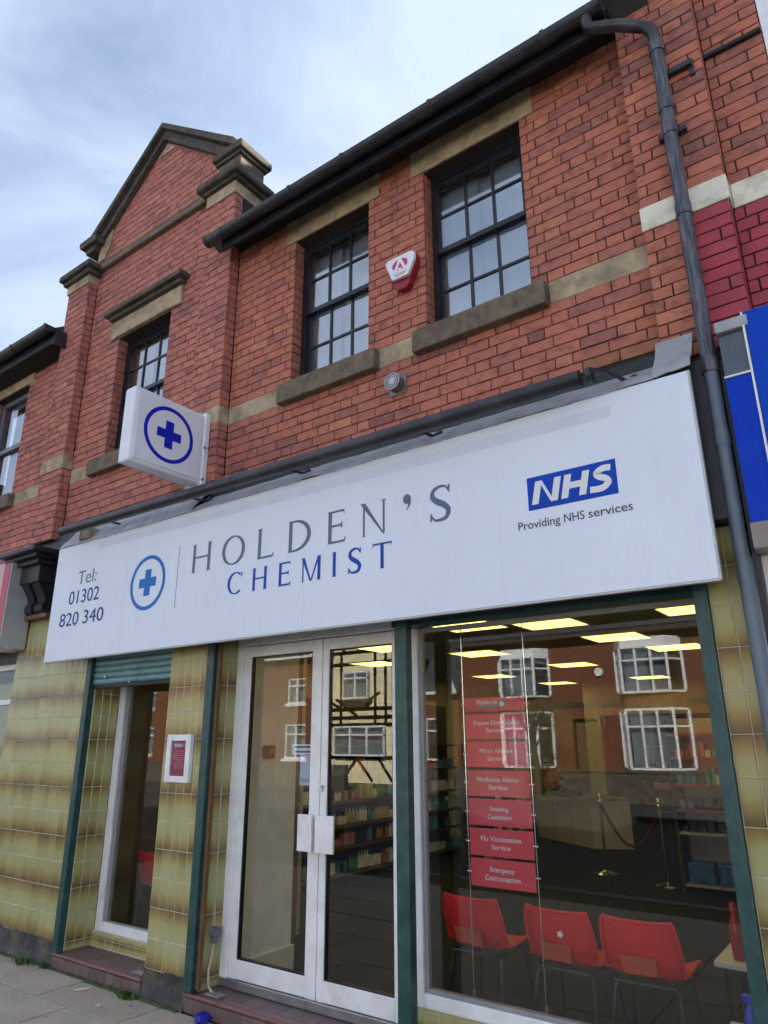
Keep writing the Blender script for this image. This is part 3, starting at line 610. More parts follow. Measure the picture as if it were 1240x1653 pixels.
# ---- doors
DY = .15
ob('door_frame', MB().cbox(-4.094, -4.024, DY - .03, DY + .05, .115, 2.345, b=.005).cbox(-4.094, -2.52, DY - .03, DY + .05, 2.347, 2.425, b=.005).cbox(-2.595, -2.52, DY - .03, DY + .05, .115, 2.345, b=.005), 'upvc', shop)
def leaf(x0, x1, gx0, gx1, meet):
    d = ob('shop_door', MB().cbox(x0, gx0, DY - .02, DY + .03, .165, 2.34, b=.005).cbox(gx1, x1, DY - .02, DY + .03, .165, 2.34, b=.005).cbox(gx0 + .0005, gx1 - .0005, DY - .018, DY + .028, .167, .28, b=.004).cbox(gx0 + .0005, gx1 - .0005, DY - .018, DY + .028, 2.262, 2.338, b=.004), 'upvc', shop)
    ob('glazing_seal', MB().box(gx0, gx0 + .007, DY - .012, DY + .02, .28, 2.262).box(gx1 - .007, gx1, DY - .012, DY + .02, .28, 2.262).box(gx0 + .007, gx1 - .007, DY - .012, DY + .02, .28, .287).box(gx0 + .007, gx1 - .007, DY - .012, DY + .02, 2.255, 2.262), 'black_paint', d)
    ob('pane', BOX(gx0 + .007, gx1 - .007, DY, DY + .006, .287, 2.255), 'glass', d); return d
dL = leaf(-4.022, -3.247, -3.948, -3.337, 1); dR = leaf(-3.239, -2.597, -3.184, -2.655, 0)
ob('push_plate', CB(-3.383, -3.262, DY - .075, DY - .055, .985, 1.205, b=.004), 'upvc', dL); ob('plate_stem', MB().box(-3.32, -3.275, DY - .056, DY - .019, 1.0, 1.19), 'upvc', dL)
ob('push_plate', CB(-3.236, -3.085, DY - .070, DY - .052, .985, 1.205, b=.004), 'upvc', dR); ob('plate_stem', MB().box(-3.23, -3.19, DY - .053, DY - .019, 1.0, 1.19), 'upvc', dR)
ob('keyhole', MB().tube([(-3.215, DY - .03, 1.372), (-3.215, DY - .02, 1.372)], .011, 14).box(-3.219, -3.211, DY - .028, DY - .0205, 1.345, 1.37), 'metal_plate', dR)
ob('threshold', CB(-4.09, -2.53, DY - .035, DY + .04, .112, .164, b=.004), 'metal_plate', shop)
ob('floor_box', CB(-4.02, -3.885, -.06, .0, .107, .122, b=.004), 'metal_plate', shop); ob('floor_box', CB(-4.80, -4.68, -.055, .0, .107, .12, b=.004), 'metal_plate', shop)
# left window
wl = ob('shop_window', MB().cbox(-5.682, -5.60, .20, .26, .217, 2.42, b=.005).cbox(-5.598, -4.46, .20, .26, .217, .287, b=.005).cbox(-5.598, -4.46, .20, .26, 2.36, 2.42, b=.005).cbox(-4.458, -4.40, .20, .26, .217, 2.42, b=.005), 'upvc', shop)
ob('glazing_bead', MB().box(-5.598, -5.585, .215, .25, .288, 2.36).cbox(-5.584, -5.545, .212, .25, .288, 2.36, b=.004), 'upvc_grey', wl); ob('pane', BOX(-5.545, -4.458, .225, .231, .288, 2.36), 'glass', wl)
# right window
wr = ob('shop_window', MB().cbox(-2.516, -2.452, DY - .03, DY + .04, .275, 2.335, b=.005).cbox(-2.45, -.738, DY - .03, DY + .04, .275, .345, b=.005).cbox(-.736, -.676, DY - .03, DY + .04, .275, 2.335, b=.005), 'upvc', shop)
ob('glazing_bead', MB().cbox(-2.45, -2.424, DY - .015, DY + .02, .346, 2.334, b=.003).cbox(-2.423, -.74, DY - .02, DY + .02, .346, .366, b=.003).cbox(-2.423, -.74, DY - .015, DY + .02, 2.306, 2.334, b=.003), 'upvc_grey', wr)
ob('pane', BOX(-2.424, -.738, DY, DY + .006, .366, 2.306), 'glass', wr)

# ------------------------------------------------------------------ fascia sign
SY = -.30
sg = thing('shop_sign', 'long white fascia sign with grey and blue lettering above the shopfront', 'sign', (-3.35, SY, 2.33))
panel = ob('panel', CB(-6.13, -.575, SY, SY + .028, 2.332, 3.362, b=.004), 'sign_white', sg)
for x in (-5.02, -3.05, -1.62): ob('panel_seam', BOX(x, x + .0022, SY - .0005, SY + .001, 2.334, 3.36), 'vinyl_seam_shade', sg)
ob('edge_trim', MB().box(-6.134, -.571, SY + .001, SY + .032, 2.322, 2.3315).box(-.5745, -.566, SY + .001, SY + .032, 2.3315, 3.363), 'sign_edge', sg)
def glyph(mb, ch, x0, x1, z0, z1, y, sw):
    W, H = x1 - x0, z1 - z0; th = sw * H; tn = .42 * th; k = [0]
    def lay_y(): k[0] += 1; return y - .0005 * k[0], y + .001
    X = lambda u: x0 + u * W; Z = lambda v: z0 + v * H
    def poly(p): a, b_ = lay_y(); mb.prism(p, a, b_)
    def stem(xc, t, va=0., vb=1.):
        f = t / 2 + .035 * H; h = t / 2; za, zb = Z(va), Z(vb); e = .07 * H
        poly([(xc - f, za), (xc + f, za), (xc + h, za + e * .35), (xc + h * .92, za + e), (xc + h * .92, zb - e), (xc + h, zb - e * .35), (xc + f, zb), (xc - f, zb), (xc - h, zb - e * .35), (xc - h * .92, zb - e), (xc - h * .92, za + e), (xc - h, za + e * .35)])
    def bar(xa, xb, zc, t, tip=0):
        p = [(xa, zc - t / 2), (xb, zc - t / 2), (xb, zc + t / 2), (xa, zc + t / 2)]
        if tip == 1: p = [(xa, zc), (xb - .03 * H, zc), (xb, zc - .085 * H), (xb + .012 * H, zc - .085 * H), (xb + .004 * H, zc + t), (xa, zc + t)]
        if tip == -1: p = [(xa, zc - t), (xb + .004 * H, zc - t), (xb + .022 * H, zc + .09 * H), (xb + .010 * H, zc + .09 * H), (xb - .03 * H, zc), (xa, zc)]
        poly(p)
    def rib(pts, ws, closed=False): a, b_ = lay_y(); mb.ribbon(pts, ws, a, b_, closed)
    if ch == 'H':
        stem(X(.13), th); stem(X(.87), th); bar(X(.13), X(.87), Z(.52), tn)
    elif ch == 'O' or ch == 'C':
        n = 48; a0, a1 = (0, 2 * math.pi) if ch == 'O' else (R(48), R(312)); cx_, cz_ = X(.5), Z(.5); rx, rz = W / 2 - th * .42, H / 2 * 1.01 - tn * .5
        if ch == 'C': rx *= 1.08; cx_ = X(.56)
        N = n if ch == 'O' else n + 1
        A = [a0 + (a1 - a0) * i / n for i in range(N)]
        ws = [tn * .75 + (th - tn * .75) * abs(math.cos(t + .12)) ** 1.3 for t in A]
        if ch == 'C': ws[0] = ws[1] = tn * 1.6
        rib([(cx_ + rx * math.cos(t), cz_ + rz * math.sin(t)) for t in A], ws, ch == 'O')
        if ch == 'C':
            for s_ in (1,): poly([(X(.93), Z(.96)), (X(1.0), Z(.96)), (X(.98), Z(.74)), (X(.94), Z(.76))])
    elif ch == 'L': stem(X(.17), th); bar(X(.17), X(.97), Z(0) + tn, tn, -1)
    elif ch == 'D':
        stem(X(.13), th); n = 30; A = [R(90) - R(180) * i / n for i in range(n + 1)]; cx_ = X(.30)
        rib([(X(.13), Z(1) - tn / 2)] + [(cx_ + (X(1) - th * .45 - cx_) * math.cos(t), Z(.5) + (H / 2 - tn / 2) * math.sin(t)) for t in A] + [(X(.13), Z(0) + tn / 2)], [tn] + [tn + (th - tn) * math.cos(t) ** 1.2 if math.cos(t) > 0 else tn for t in A] + [tn])
    elif ch == 'E': stem(X(.2), th); bar(X(.2), X(.93), Z(1) - tn, tn, 1); bar(X(.2), X(.80), Z(.53), tn); bar(X(.2), X(.97), Z(0) + tn, tn, -1); poly([(X(.78), Z(.45)), (X(.84), Z(.45)), (X(.84), Z(.61)), (X(.78), Z(.61))])
    elif ch == 'N': stem(X(.10), tn * 1.1); poly([(X(.90) - tn * .5, Z(.03)), (X(.90) + tn * .5, Z(.03)), (X(.90) + tn * .5, Z(.95)), (X(.90) + tn * 1.4, Z(1)), (X(.90) - tn * 1.6, Z(1)), (X(.90) - tn * .5, Z(.95))]); poly([(X(-.04), Z(1)), (X(-.04) + th * 1.15, Z(1)), (X(.93), Z(-.02)), (X(.88), Z(-.02))])
    elif ch == 'M':
        stem(X(.12), tn); stem(X(.88), th); poly([(X(.06), Z(1)), (X(.06) + th * .95, Z(1)), (X(.52), Z(.0)), (X(.46), Z(.0))]); poly([(X(.49), Z(.0)), (X(.54), Z(.02)), (X(.90), Z(1)), (X(.82), Z(1))])
    elif ch == 'I': stem(X(.5), th)
    elif ch == 'T': stem(X(.5), th, 0, .99); bar(X(.5), X(.97), Z(1) - tn, tn, 1); bar2 = [(2 * X(.5) - p, q) for p, q in [(X(.5), Z(1) - tn), (X(.97) - .03 * H, Z(1) - tn), (X(.97), Z(1) - tn - .085 * H), (X(.97) + .012 * H, Z(1) - tn - .085 * H), (X(.97), Z(1)), (X(.5), Z(1))]]; poly(bar2)
    elif ch == 'S':
        P = [(.90, .80), (.74, .945), (.46, .965), (.20, .87), (.16, .70), (.36, .56), (.66, .44), (.86, .28), (.76, .085), (.46, .03), (.22, .06), (.07, .21)]
        pts = []; ws = []
        for i in range(len(P) - 1):
            p0, p1, p2, p3 = P[max(i - 1, 0)], P[i], P[i + 1], P[min(i + 2, len(P) - 1)]
            for q in range(6):
                t = q / 6; c = lambda a, b_, c_, d: .5 * (2 * b_ + (c_ - a) * t + (2 * a - 5 * b_ + 4 * c_ - d) * t * t + (3 * b_ - a - 3 * c_ + d) * t ** 3)
                pts.append((X(c(p0[0], p1[0], p2[0], p3[0])), Z(c(p0[1], p1[1], p2[1], p3[1])))); g_ = (i + t) / (len(P) - 1); ws.append(tn * .8 + (th * 1.15 - tn * .8) * max(0, math.sin(math.pi * g_)) ** 2)
        rib(pts, ws); poly([(X(.86), Z(.98)), (X(.95), Z(.98)), (X(.93), Z(.76)), (X(.88), Z(.78))]); poly([(X(.03), Z(.02)), (X(.10), Z(.02)), (X(.11), Z(.24)), (X(.05), Z(.24))])
    elif ch == "'":
        n = 20; poly([(X(.5) + .5 * W * math.cos(2 * math.pi * i / n), Z(.70) + .30 * H * math.sin(2 * math.pi * i / n)) for i in range(n)])
        rib([(X(.72), Z(.72)), (X(.86), Z(.52)), (X(.76), Z(.28)), (X(.45), Z(.02))], [W * .5, W * .36, W * .24, W * .05])
for c, a, b_ in (('H', -4.202, -3.975), ('O', -3.858, -3.625), ('L', -3.502, -3.335), ('D', -3.206, -2.998), ('E', -2.862, -2.702), ('N', -2.572, -2.380), ('S', -2.068, -1.918)): tl = MB(); glyph(tl, c, a, b_, 2.862, 3.080, SY - .0015, .145); ob('letter', tl, 'vinyl_grey', sg)
tl = MB(); glyph(tl, "'", -2.254, -2.198, 2.972, 3.075, SY - .0015, .3); ob('letter', tl, 'vinyl_grey', sg)
for c, a, b_ in (('C', -3.782, -3.632), ('H', -3.532, -3.384), ('E', -3.286, -3.166), ('M', -3.078, -2.895), ('I', -2.812, -2.766), ('S', -2.678, -2.570), ('T', -2.488, -2.338)): tl = MB(); glyph(tl, c, a, b_, 2.643, 2.803, SY - .0015, .16); ob('letter', tl, 'vinyl_blue', sg)
def ring(cx_, cz_, ro, ri, y0, y1, n=64):
    return MB().ribbon([(cx_ + (ro + ri) / 2 * math.cos(2 * math.pi * i / n), cz_ + (ro + ri) / 2 * math.sin(2 * math.pi * i / n)) for i in range(n)], [ro - ri] * n, y0, y1, True)
def cross_poly(cx_, cz_, s, t): return [(cx_ - t, cz_ - s), (cx_ + t, cz_ - s), (cx_ + t, cz_ - t), (cx_ + s, cz_ - t), (cx_ + s, cz_ + t), (cx_ + t, cz_ + t), (cx_ + t, cz_ + s), (cx_ - t, cz_ + s), (cx_ - t, cz_ + t), (cx_ - s, cz_ + t), (cx_ - s, cz_ - t), (cx_ - t, cz_ - t)]
em = ring(-4.727, 2.864, .222, .192, SY - .0025, SY + .001); em.prism(cross_poly(-4.727, 2.864, .107, .037), SY - .0025, SY + .001); ob('cross_emblem', em, 'vinyl_mid', sg)
ob('divider_line', BOX(-4.3605, -4.3565, SY - .0015, SY + .001, 2.615, 3.107), 'vinyl_grey', sg)
ob('sign_shade_strip', MB().prism([(-5.50, 3.265), (-.965, 3.228), (-.958, 3.290), (-5.49, 3.318)], SY - .0008, SY + .001), 'vinyl_seam_shade', sg)  # faint shading painted as a strip below the light bar
def text_mb(s, x0, x1, z0, z1, y, bold=0., shear=0., keep=None):
    cu = bpy.data.curves.new('t', 'FONT'); cu.body = s; cu.extrude = .004; cu.offset = bold; cu.shear = shear; cu.resolution_u = 6
    o = bpy.data.objects.new('t', cu); col.objects.link(o); dg = bpy.context.evaluated_depsgraph_get(); dg.update(); me = bpy.data.meshes.new_from_object(o.evaluated_get(dg))
    vs = [v.co.copy() for v in me.vertices]; fs = [tuple(p.vertices) for p in me.polygons]
    a0, a1 = min(v.x for v in vs), max(v.x for v in vs); b0, b1 = min(v.y for v in vs), max(v.y for v in vs)
    if keep: b0, b1 = keep
    sx, sz = (x1 - x0) / (a1 - a0), (z1 - z0) / (b1 - b0)
    mb = MB().add([(x0 + (v.x - a0) * sx, y - .0006 + (-.0006 if v.z > 0 else .001), z0 + (v.y - b0) * sz) for v in vs], fs)
    bpy.data.objects.remove(o); bpy.data.curves.remove(cu); bpy.data.meshes.remove(me); return mb
ob('lettering', text_mb('Tel:', -5.742, -5.462, 2.978, 3.095, SY - .001, -.004), 'vinyl_grey', sg)
ob('lettering', text_mb('01302', -5.848, -5.390, 2.808, 2.927, SY - .001), 'vinyl_navy', sg); ob('lettering', text_mb('820', -5.953, -5.658, 2.620, 2.737, SY - .001), 'vinyl_navy', sg); ob('lettering', text_mb('340', -5.590, -5.292, 2.620, 2.737, SY - .001), 'vinyl_navy', sg)
nh = ob('health_service_logo', BOX(-1.446, -.967, SY - .0015, SY + .001, 2.813, 2.997), 'nhs_blue', sg)
mb = MB(); zb, zt = 2.842, 2.968; shx = lambda x, z: x + (z - zb) * .22
def sp_(pts): mb.prism([(shx(x, z), z) for x, z in pts], SY - .004 - .0004 * len(mb.v) / 400, SY - .001)
sp_([(-1.425, zb), (-1.388, zb), (-1.388, zt), (-1.425, zt)]); sp_([(-1.318, zb), (-1.281, zb), (-1.281, zt), (-1.318, zt)]); sp_([(-1.3885, zt), (-1.405, zt), (-1.3185, zb), (-1.30, zb)])
ob('logo_letter', mb, 'vinyl_white', nh); mb = MB()
sp_([(-1.262, zb), (-1.225, zb), (-1.225, zt), (-1.262, zt)]); sp_([(-1.166, zb), (-1.129, zb), (-1.129, zt), (-1.166, zt)]); sp_([(-1.2245, 2.889), (-1.1665, 2.889), (-1.1665, 2.923), (-1.2245, 2.923)])
ob('logo_letter', mb, 'vinyl_white', nh); mb = MB()
Sp = [(-1.018, .90), (-1.05, .93), (-1.075, .87), (-1.088, .74), (-1.07, .60), (-1.035, .48), (-1.02, .32), (-1.035, .16), (-1.06, .10), (-1.11, .12)]; Sp = [(shx(x, zb + v * (zt - zb)), zb + v * (zt - zb)) for x, v in Sp]
pts = []
for i in range(len(Sp) - 1):
    p0, p1, p2, p3 = Sp[max(i - 1, 0)], Sp[i], Sp[i + 1], Sp[min(i + 2, len(Sp) - 1)]
    for q in range(4):
        t = q / 4; pts.append(tuple(.5 * (2 * p1[d] + (p2[d] - p0[d]) * t + (2 * p0[d] - 5 * p1[d] + 4 * p2[d] - p3[d]) * t * t + (3 * p1[d] - p0[d] - 3 * p2[d] + p3[d]) * t ** 3) for d in (0, 1)))
mb.ribbon(pts + [Sp[-1]], [.033] * (len(pts) + 1), SY - .0045, SY - .001); ob('logo_letter', mb, 'vinyl_white', nh)
for t, a, b_ in (('Providing', -1.512, -1.278), ('NHS', -1.257, -1.150), ('services', -1.128, -.908)): ob('lettering', text_mb(t, a, b_, 2.702, 2.762, SY - .001, .004, keep=(-.21, .73)), 'vinyl_text', sg)
# picture light bar over the sign
lb = thing('sign_light_bar', 'long dark metal trough light bar on short arms above the white sign', 'light', (-3.4, -.44, 3.43))
ob('tube', MB().tube([(-5.86, -.445, 3.455), (-3.5, -.445, 3.432), (-1.05, -.445, 3.410)], .044, 18), 'gutter_black', lb, smooth=True)
for k, x in enumerate((-5.45, -4.35, -3.30, -2.20, -1.0)):
    z = 3.455 - (x + 5.86) / 4.81 * .045; arm = MB().tube([(x, -.445, z + .035), (x + .05, -.36, z + .05), (x + .11, -.22, z + .035), (x + .13, -.17, z + .04)], .0105, 8); a = ob('arm', arm, 'gutter_black', lb, smooth=True)
    ob('mount_plate', MB().tube([(x + .13, -.19, z + .055), (x + .14, -.165, z + .035)], .035, 14), 'gutter_black', a); ob('clamp', MB().tube([(x - .012, -.445, z), (x + .012, -.445, z)], .0435, 16), 'gutter_black', a)
ob('junction_box', CB(-5.83, -5.66, -.30, -.20, 3.40, 3.50, b=.006), 'stone', lb)
# projecting sign
ps = thing('projecting_sign', 'square white projecting box sign with blue circled cross on both faces', 'sign', (-4.44, -.12, 3.66))
ob('casing', CB(-4.512, -4.372, -.825, -.16, 3.662, 4.285, b=.02), 'lightbox_white', ps)
for s_, xf in ((1, -4.371), (-1, -4.513)):
    fc = ob('face_panel', CB(min(xf, xf + s_ * .008), max(xf, xf + s_ * .008), -.795, -.19, 3.692, 4.255, b=.003), 'lightbox_white', ps)
    x_out = xf + s_ * .008; m = ring(-.495, 3.975, .235, .203, 0, 1); m.prism(cross_poly(-.495, 3.975, .115, .038), 0, 1)
    m.v = [(x_out + s_ * (.0015 if p[1] < .5 else -.001), p[0], p[2]) for p in m.v]; ob('cross_emblem', m, 'vinyl_cobalt', fc)
ob('back_plate', CB(-4.53, -4.345, -.158, -.112, 3.64, 4.30, b=.006), 'lightbox_white', ps); ob('fixing_screw', MB().tube([(-4.350, -.15, 3.98), (-4.338, -.15, 3.98)], .012, 10), 'metal_plate', ps); ob('fixing_screw', MB().tube([(-4.350, -.15, 3.70), (-4.338, -.15, 3.70)], .012, 10), 'metal_plate', ps)
ob('loose_cable', MB().tube([(-4.46, -.22, 3.665), (-4.45, -.23, 3.60), (-4.40, -.21, 3.615), (-4.36, -.20, 3.60), (-4.33, -.19, 3.63), (-4.30, -.18, 3.61)], .006, 6).tube([(-4.47, -.22, 3.66), (-4.475, -.23, 3.55)], .006, 6), 'cable_cream', ps, smooth=True)
# alarm box
al = thing('alarm_box', 'white and red burglar alarm box on the brick between two sash windows', 'alarm', (-2.40, 0, 4.84))
A_ = [(-2.53, 4.995), (-2.505, 5.02), (-2.30, 5.02), (-2.272, 4.995), (-2.276, 4.95), (-2.335, 4.835), (-2.47, 4.835)]
ob('back_box', MB().prism([(-2.525, 5.01), (-2.278, 5.01), (-2.28, 4.93), (-2.34, 4.78), (-2.37, 4.755), (-2.435, 4.755), (-2.465, 4.78)], -.06, -.004), 'alarm_red', al)
cv = ob('cover', MB().prism(A_, -.085, -.062), 'lightbox_white', al)
n = 24; e0 = [(-2.40 + .068 * math.cos(2 * math.pi * i / n), 4.945 + .047 * math.sin(2 * math.pi * i / n)) for i in range(n)]
ob('emblem', MB().prism(e0, -.087, -.084), 'alarm_mark', cv)
ob('emblem', MB().prism([(-2.458, 4.885), (-2.432, 4.885), (-2.398, 4.965), (-2.366, 4.885), (-2.340, 4.885), (-2.388, 4.998), (-2.410, 4.998)], -.0885, -.0865).prism([(-2.412, 4.893), (-2.388, 4.893), (-2.388, 4.915), (-2.412, 4.915)], -.089, -.0867), 'lightbox_white', cv)
for k, (a, b_) in enumerate(((-2.455, -2.345), (-2.44, -2.36))): ob('small_print', MB().box(a, b_, -.0862, -.084, 4.866 - k * .014, 4.872 - k * .014), 'alarm_mark', cv)
# wall vent
vt = thing('wall_vent', 'small round metal flue vent on the brick above the sign', 'vent', (-2.5, 0, 4.0))
ob('base_plate', CB(-2.56, -2.41, -.012, -.003, 3.95, 4.10, b=.004), 'vent_metal', vt)
ob('collar', MB().tube([(-2.485, -.012, 4.025), (-2.485, -.075, 4.025)], .060, 20), 'vent_metal', vt, smooth=True)
for r_ in (.060, .040): ob('ring', MB().ribbon([(-2.485 + r_ * math.cos(2 * math.pi * i / 28), 4.025 + r_ * math.sin(2 * math.pi * i / 28)) for i in range(28)], [.006] * 28, -.083, -.0755, True), 'sign_edge', vt)
ob('cap', MB().tube([(-2.485, -.075, 4.025), (-2.485, -.082, 4.025)], .027, 16), 'sign_edge', vt)
for k in range(16): t = 2 * math.pi * k / 16; ob('vent_fin', MB().tube([(-2.485 + .022 * math.cos(t), -.079, 4.025 + .022 * math.sin(t)), (-2.485 + .058 * math.cos(t), -.079, 4.025 + .058 * math.sin(t))], .0025, 4), 'sign_edge', vt)
# downpipe
dp = thing('downpipe', 'weathered dark downpipe running down the right hand brick pier', 'pipe', (-.485, -.20, 0))
ob('swan_neck', MB().tube([(-.83, -.304, 5.92), (-.83, -.304, 5.86), (-.825, -.30, 5.825), (-.79, -.29, 5.805), (-.66, -.26, 5.755), (-.56, -.215, 5.715), (-.515, -.20, 5.685), (-.490, -.195, 5.63), (-.487, -.195, 5.55)], .036, 14), 'gutter_black', dp, smooth=True)
ob('pipe_length', MB().tube([(-.487, -.195, 5.56), (-.487, -.195, 3.45)], .037, 16), 'pipe_paint', dp, smooth=True)
ob('pipe_length', MB().tube([(-.487, -.198, 3.45), (-.484, -.2, 0.05)], .032, 16), 'pipe_grey', dp, smooth=True)
ob('pipe_shade_strip', MB().box(-.452, -.425, -.16, -.06, .02, 3.44), 'dark_timber', dp)  # dark strip standing in for the shade beside the pipe
for z in (5.54, 5.10, 4.93, 4.38, 3.44, 3.05): ob('pipe_collar', MB().tube([(-.487, -.195, z), (-.487, -.195, z - .075)], .0425 if z > 3.4 else .0365, 16), 'pipe_paint' if z > 3.4 else 'pipe_grey', dp, smooth=True)
ob('pipe_bracket', MB().box(-.53, -.33, -.145, -.108, 5.33, 5.365).box(-.35, -.32, -.125, -.107, 5.27, 5.38), 'gutter_black', dp); ob('pipe_bracket', MB().box(-.56, -.41, -.15, -.108, 4.9, 4.93), 'gutter_black', dp)
# notice frame on the middle pier
nf = thing('notice_frame', 'white framed red notice hung on the olive tiled pier', 'notice', (-4.41, TP, 1.38))
ob('frame', MB().cbox(-4.545, -4.495, TP - .04, TP - .004, 1.378, 1.71, b=.004).cbox(-4.327, -4.277, TP - .04, TP - .004, 1.378, 1.71, b=.004).cbox(-4.4945, -4.3275, TP - .038, TP - .004, 1.666, 1.709, b=.003).cbox(-4.4945, -4.3275, TP - .038, TP - .004, 1.379, 1.422, b=.003), 'upvc', nf)
pp = ob('poster', BOX(-4.494, -4.328, TP - .022, TP - .018, 1.423, 1.665), 'paper_pink', nf)
for k in range(9):
    ww = (.10, .12, .085, .11, .12, .07, .115, .1, .09)[k]; ob('print_line', MB().box(-4.411 - ww / 2, -4.411 - .004, TP - .0228, TP - .021, 1.590 - k * .0145, 1.595 - k * .0145).box(-4.411 + .006, -4.411 + ww / 2, TP - .0228, TP - .021, 1.590 - k * .0145, 1.595 - k * .0145), 'n_pink', pp)
ob('print_heading', BOX(-4.475, -4.385, TP - .0228, TP - .021, 1.622, 1.645), 'paper_white', pp); ob('print_heading', MB().prism(cross_poly(-4.360, 1.634, .016, .008), TP - .0228, TP - .021), 'p_cream', pp); ob('glazing', BOX(-4.494, -4.328, TP - .028, TP - .025, 1.423, 1.665), 'bottle_glass', nf)
# doorbell junction box and cable on the reveal
jb = thing('cable_box', 'small grey outdoor socket with pale cable on the tiled door reveal', 'socket', (-4.09, .05, .44))
ob('socket_body', MB().tube([(-4.094, .045, .44), (-4.045, .045, .44)], .034, 14).cbox(-4.092, -4.055, .025, .065, .375, .41, b=.004), 'plastic_grey', jb)
ob('cable', MB().tube([(-4.075, .045, .385), (-4.078, .035, .30), (-4.085, .02, .22), (-4.07, .01, .155), (-4.03, -.01, .135), (-3.99, -.02, .118)], .008, 8).tube([(-4.086, .045, .47), (-4.086, .045, .75), (-4.086, .03, 1.6), (-4.086, .03, 2.35)], .004, 6), 'cable_cream', jb, smooth=True)

# ------------------------------------------------------------------ right neighbour
nr = thing('brick_neighbour', 'red brick neighbouring building with cream band and maroon painted brick at right edge', 'building', (1, 0, 0))
NX1 = 2.6; NWIN = (.03, 1.0, 4.95, 6.9)
core = MB(); holes_wall(core, XR + .002, NX1, .008, .26, 3.3, 8.2, [NWIN]); core.box(-.714, -.285, -PIL + .008, .0, 3.3, 8.2)
wn_ = ob('wall', core, 'mortar', nr)
PX = -.475
mf = lambda x, z: 'brick_cream' if False else ('brick_maroon' if z < 4.374 and x > PX else 'brick_right')
B = lay(-.722, PX, 3.56, 4.374, -PIL, 'brick_right', ref=-.722) + lay(PX, -.277, 3.56, 4.374, -PIL, 'brick_maroon', ref=-.722)
B += lay(-.722, -.277, 4.536, 8.1, -PIL, 'brick_right', ref=-.722) + lay_side(-.277, -PIL + .03, -.002, 3.56, 4.374, 'brick_maroon') + lay_side(-.277, -PIL + .03, -.002, 4.536, 8.1, 'brick_right')
B += lay(-.277, NX1, 3.56, 4.374, 0, 'brick_maroon', ref=-.277) + lay(-.277, NX1, 4.536, 8.1, 0, 'brick_right', [NWIN], ref=-.277)
build_bricks(B, wn_)
ob('cream_band', CB(-.726, -.270, -PIL - .006, 0, 4.377, 4.533, b=.006), 'brick_cream', nr); ob('cream_band', CB(-.268, NX1, -.006, .02, 4.377, 4.533, b=.006), 'brick_cream', nr)
ob('drip_mould', MB().cbox(-.272, .026, -.028, .01, 5.435, 5.462, b=.005), 'soffit_dark', nr)
w2 = ob('window', MB().cbox(.032, .10, .0, .10, 4.95, 6.9, b=.005).cbox(.102, 1.0, .0, .1, 4.95, 5.03, b=.005).cbox(.93, .998, .0, .1, 5.032, 6.9, b=.005).cbox(.102, .928, .0, .1, 5.9, 5.97, b=.005), 'upvc', nr)
ob('pane', BOX(.102, .928, .05, .056, 5.032, 5.9), 'glass_upper', w2); ob('pane', BOX(.102, .928, .05, .056, 5.97, 6.9), 'glass_upper', w2); ob('blind', BOX(.05, .98, .22, .23, 4.96, 6.9), 'curtain', w2)
ob('shell_wall', MB().box(XR + .005, XR + .15, .27, 10, 0, 8.2).box(NX1 - .2, NX1, .27, 10, 0, 8.2).box(XR + .005, NX1, 9.8, 10, 0, 8.2).box(XR + .005, NX1, .27, 10, 8.2, 8.3).box(XR + .16, NX1 - .21, .27, 9.7, 4.6, 4.7), 'room_wall', nr)
ob('white_wall', CB(-.468, NX1, -.10, .2, 0, 2.455, b=.006), 'wall_white', nr); ob('shop_head', BOX(-.44, NX1, -.06, .2, 2.456, 3.60), 'dark_timber', nr)
ob('lead_flashing', CB(-.432, -.285, -.27, -.115, 3.525, 3.585, b=.01), 'lead', nr)
ns = thing('blue_shop_sign', 'bright blue shop sign with white trim at the right edge', 'sign', (.6, -.25, 2.5))
ob('main_panel', CB(-.300, NX1, -.262, -.12, 2.567, 3.60, b=.004), 'n_blue', ns); ob('side_panel', CB(-.424, -.312, -.25, -.13, 2.567, 3.285, b=.003), 'n_blue_deep', ns); ob('grey_panel', CB(-.424, -.312, -.24, -.13, 3.296, 3.52, b=.003), 'n_grey', ns)
ob('white_trim', MB().box(-.311, -.301, -.268, -.13, 2.567, 3.60).box(-.426, -.3115, -.258, -.13, 3.286, 3.295), 'vinyl_white', ns); ob('bottom_trim', CB(-.426, NX1, -.268, -.12, 2.448, 2.566, b=.004), 'n_beige', ns)

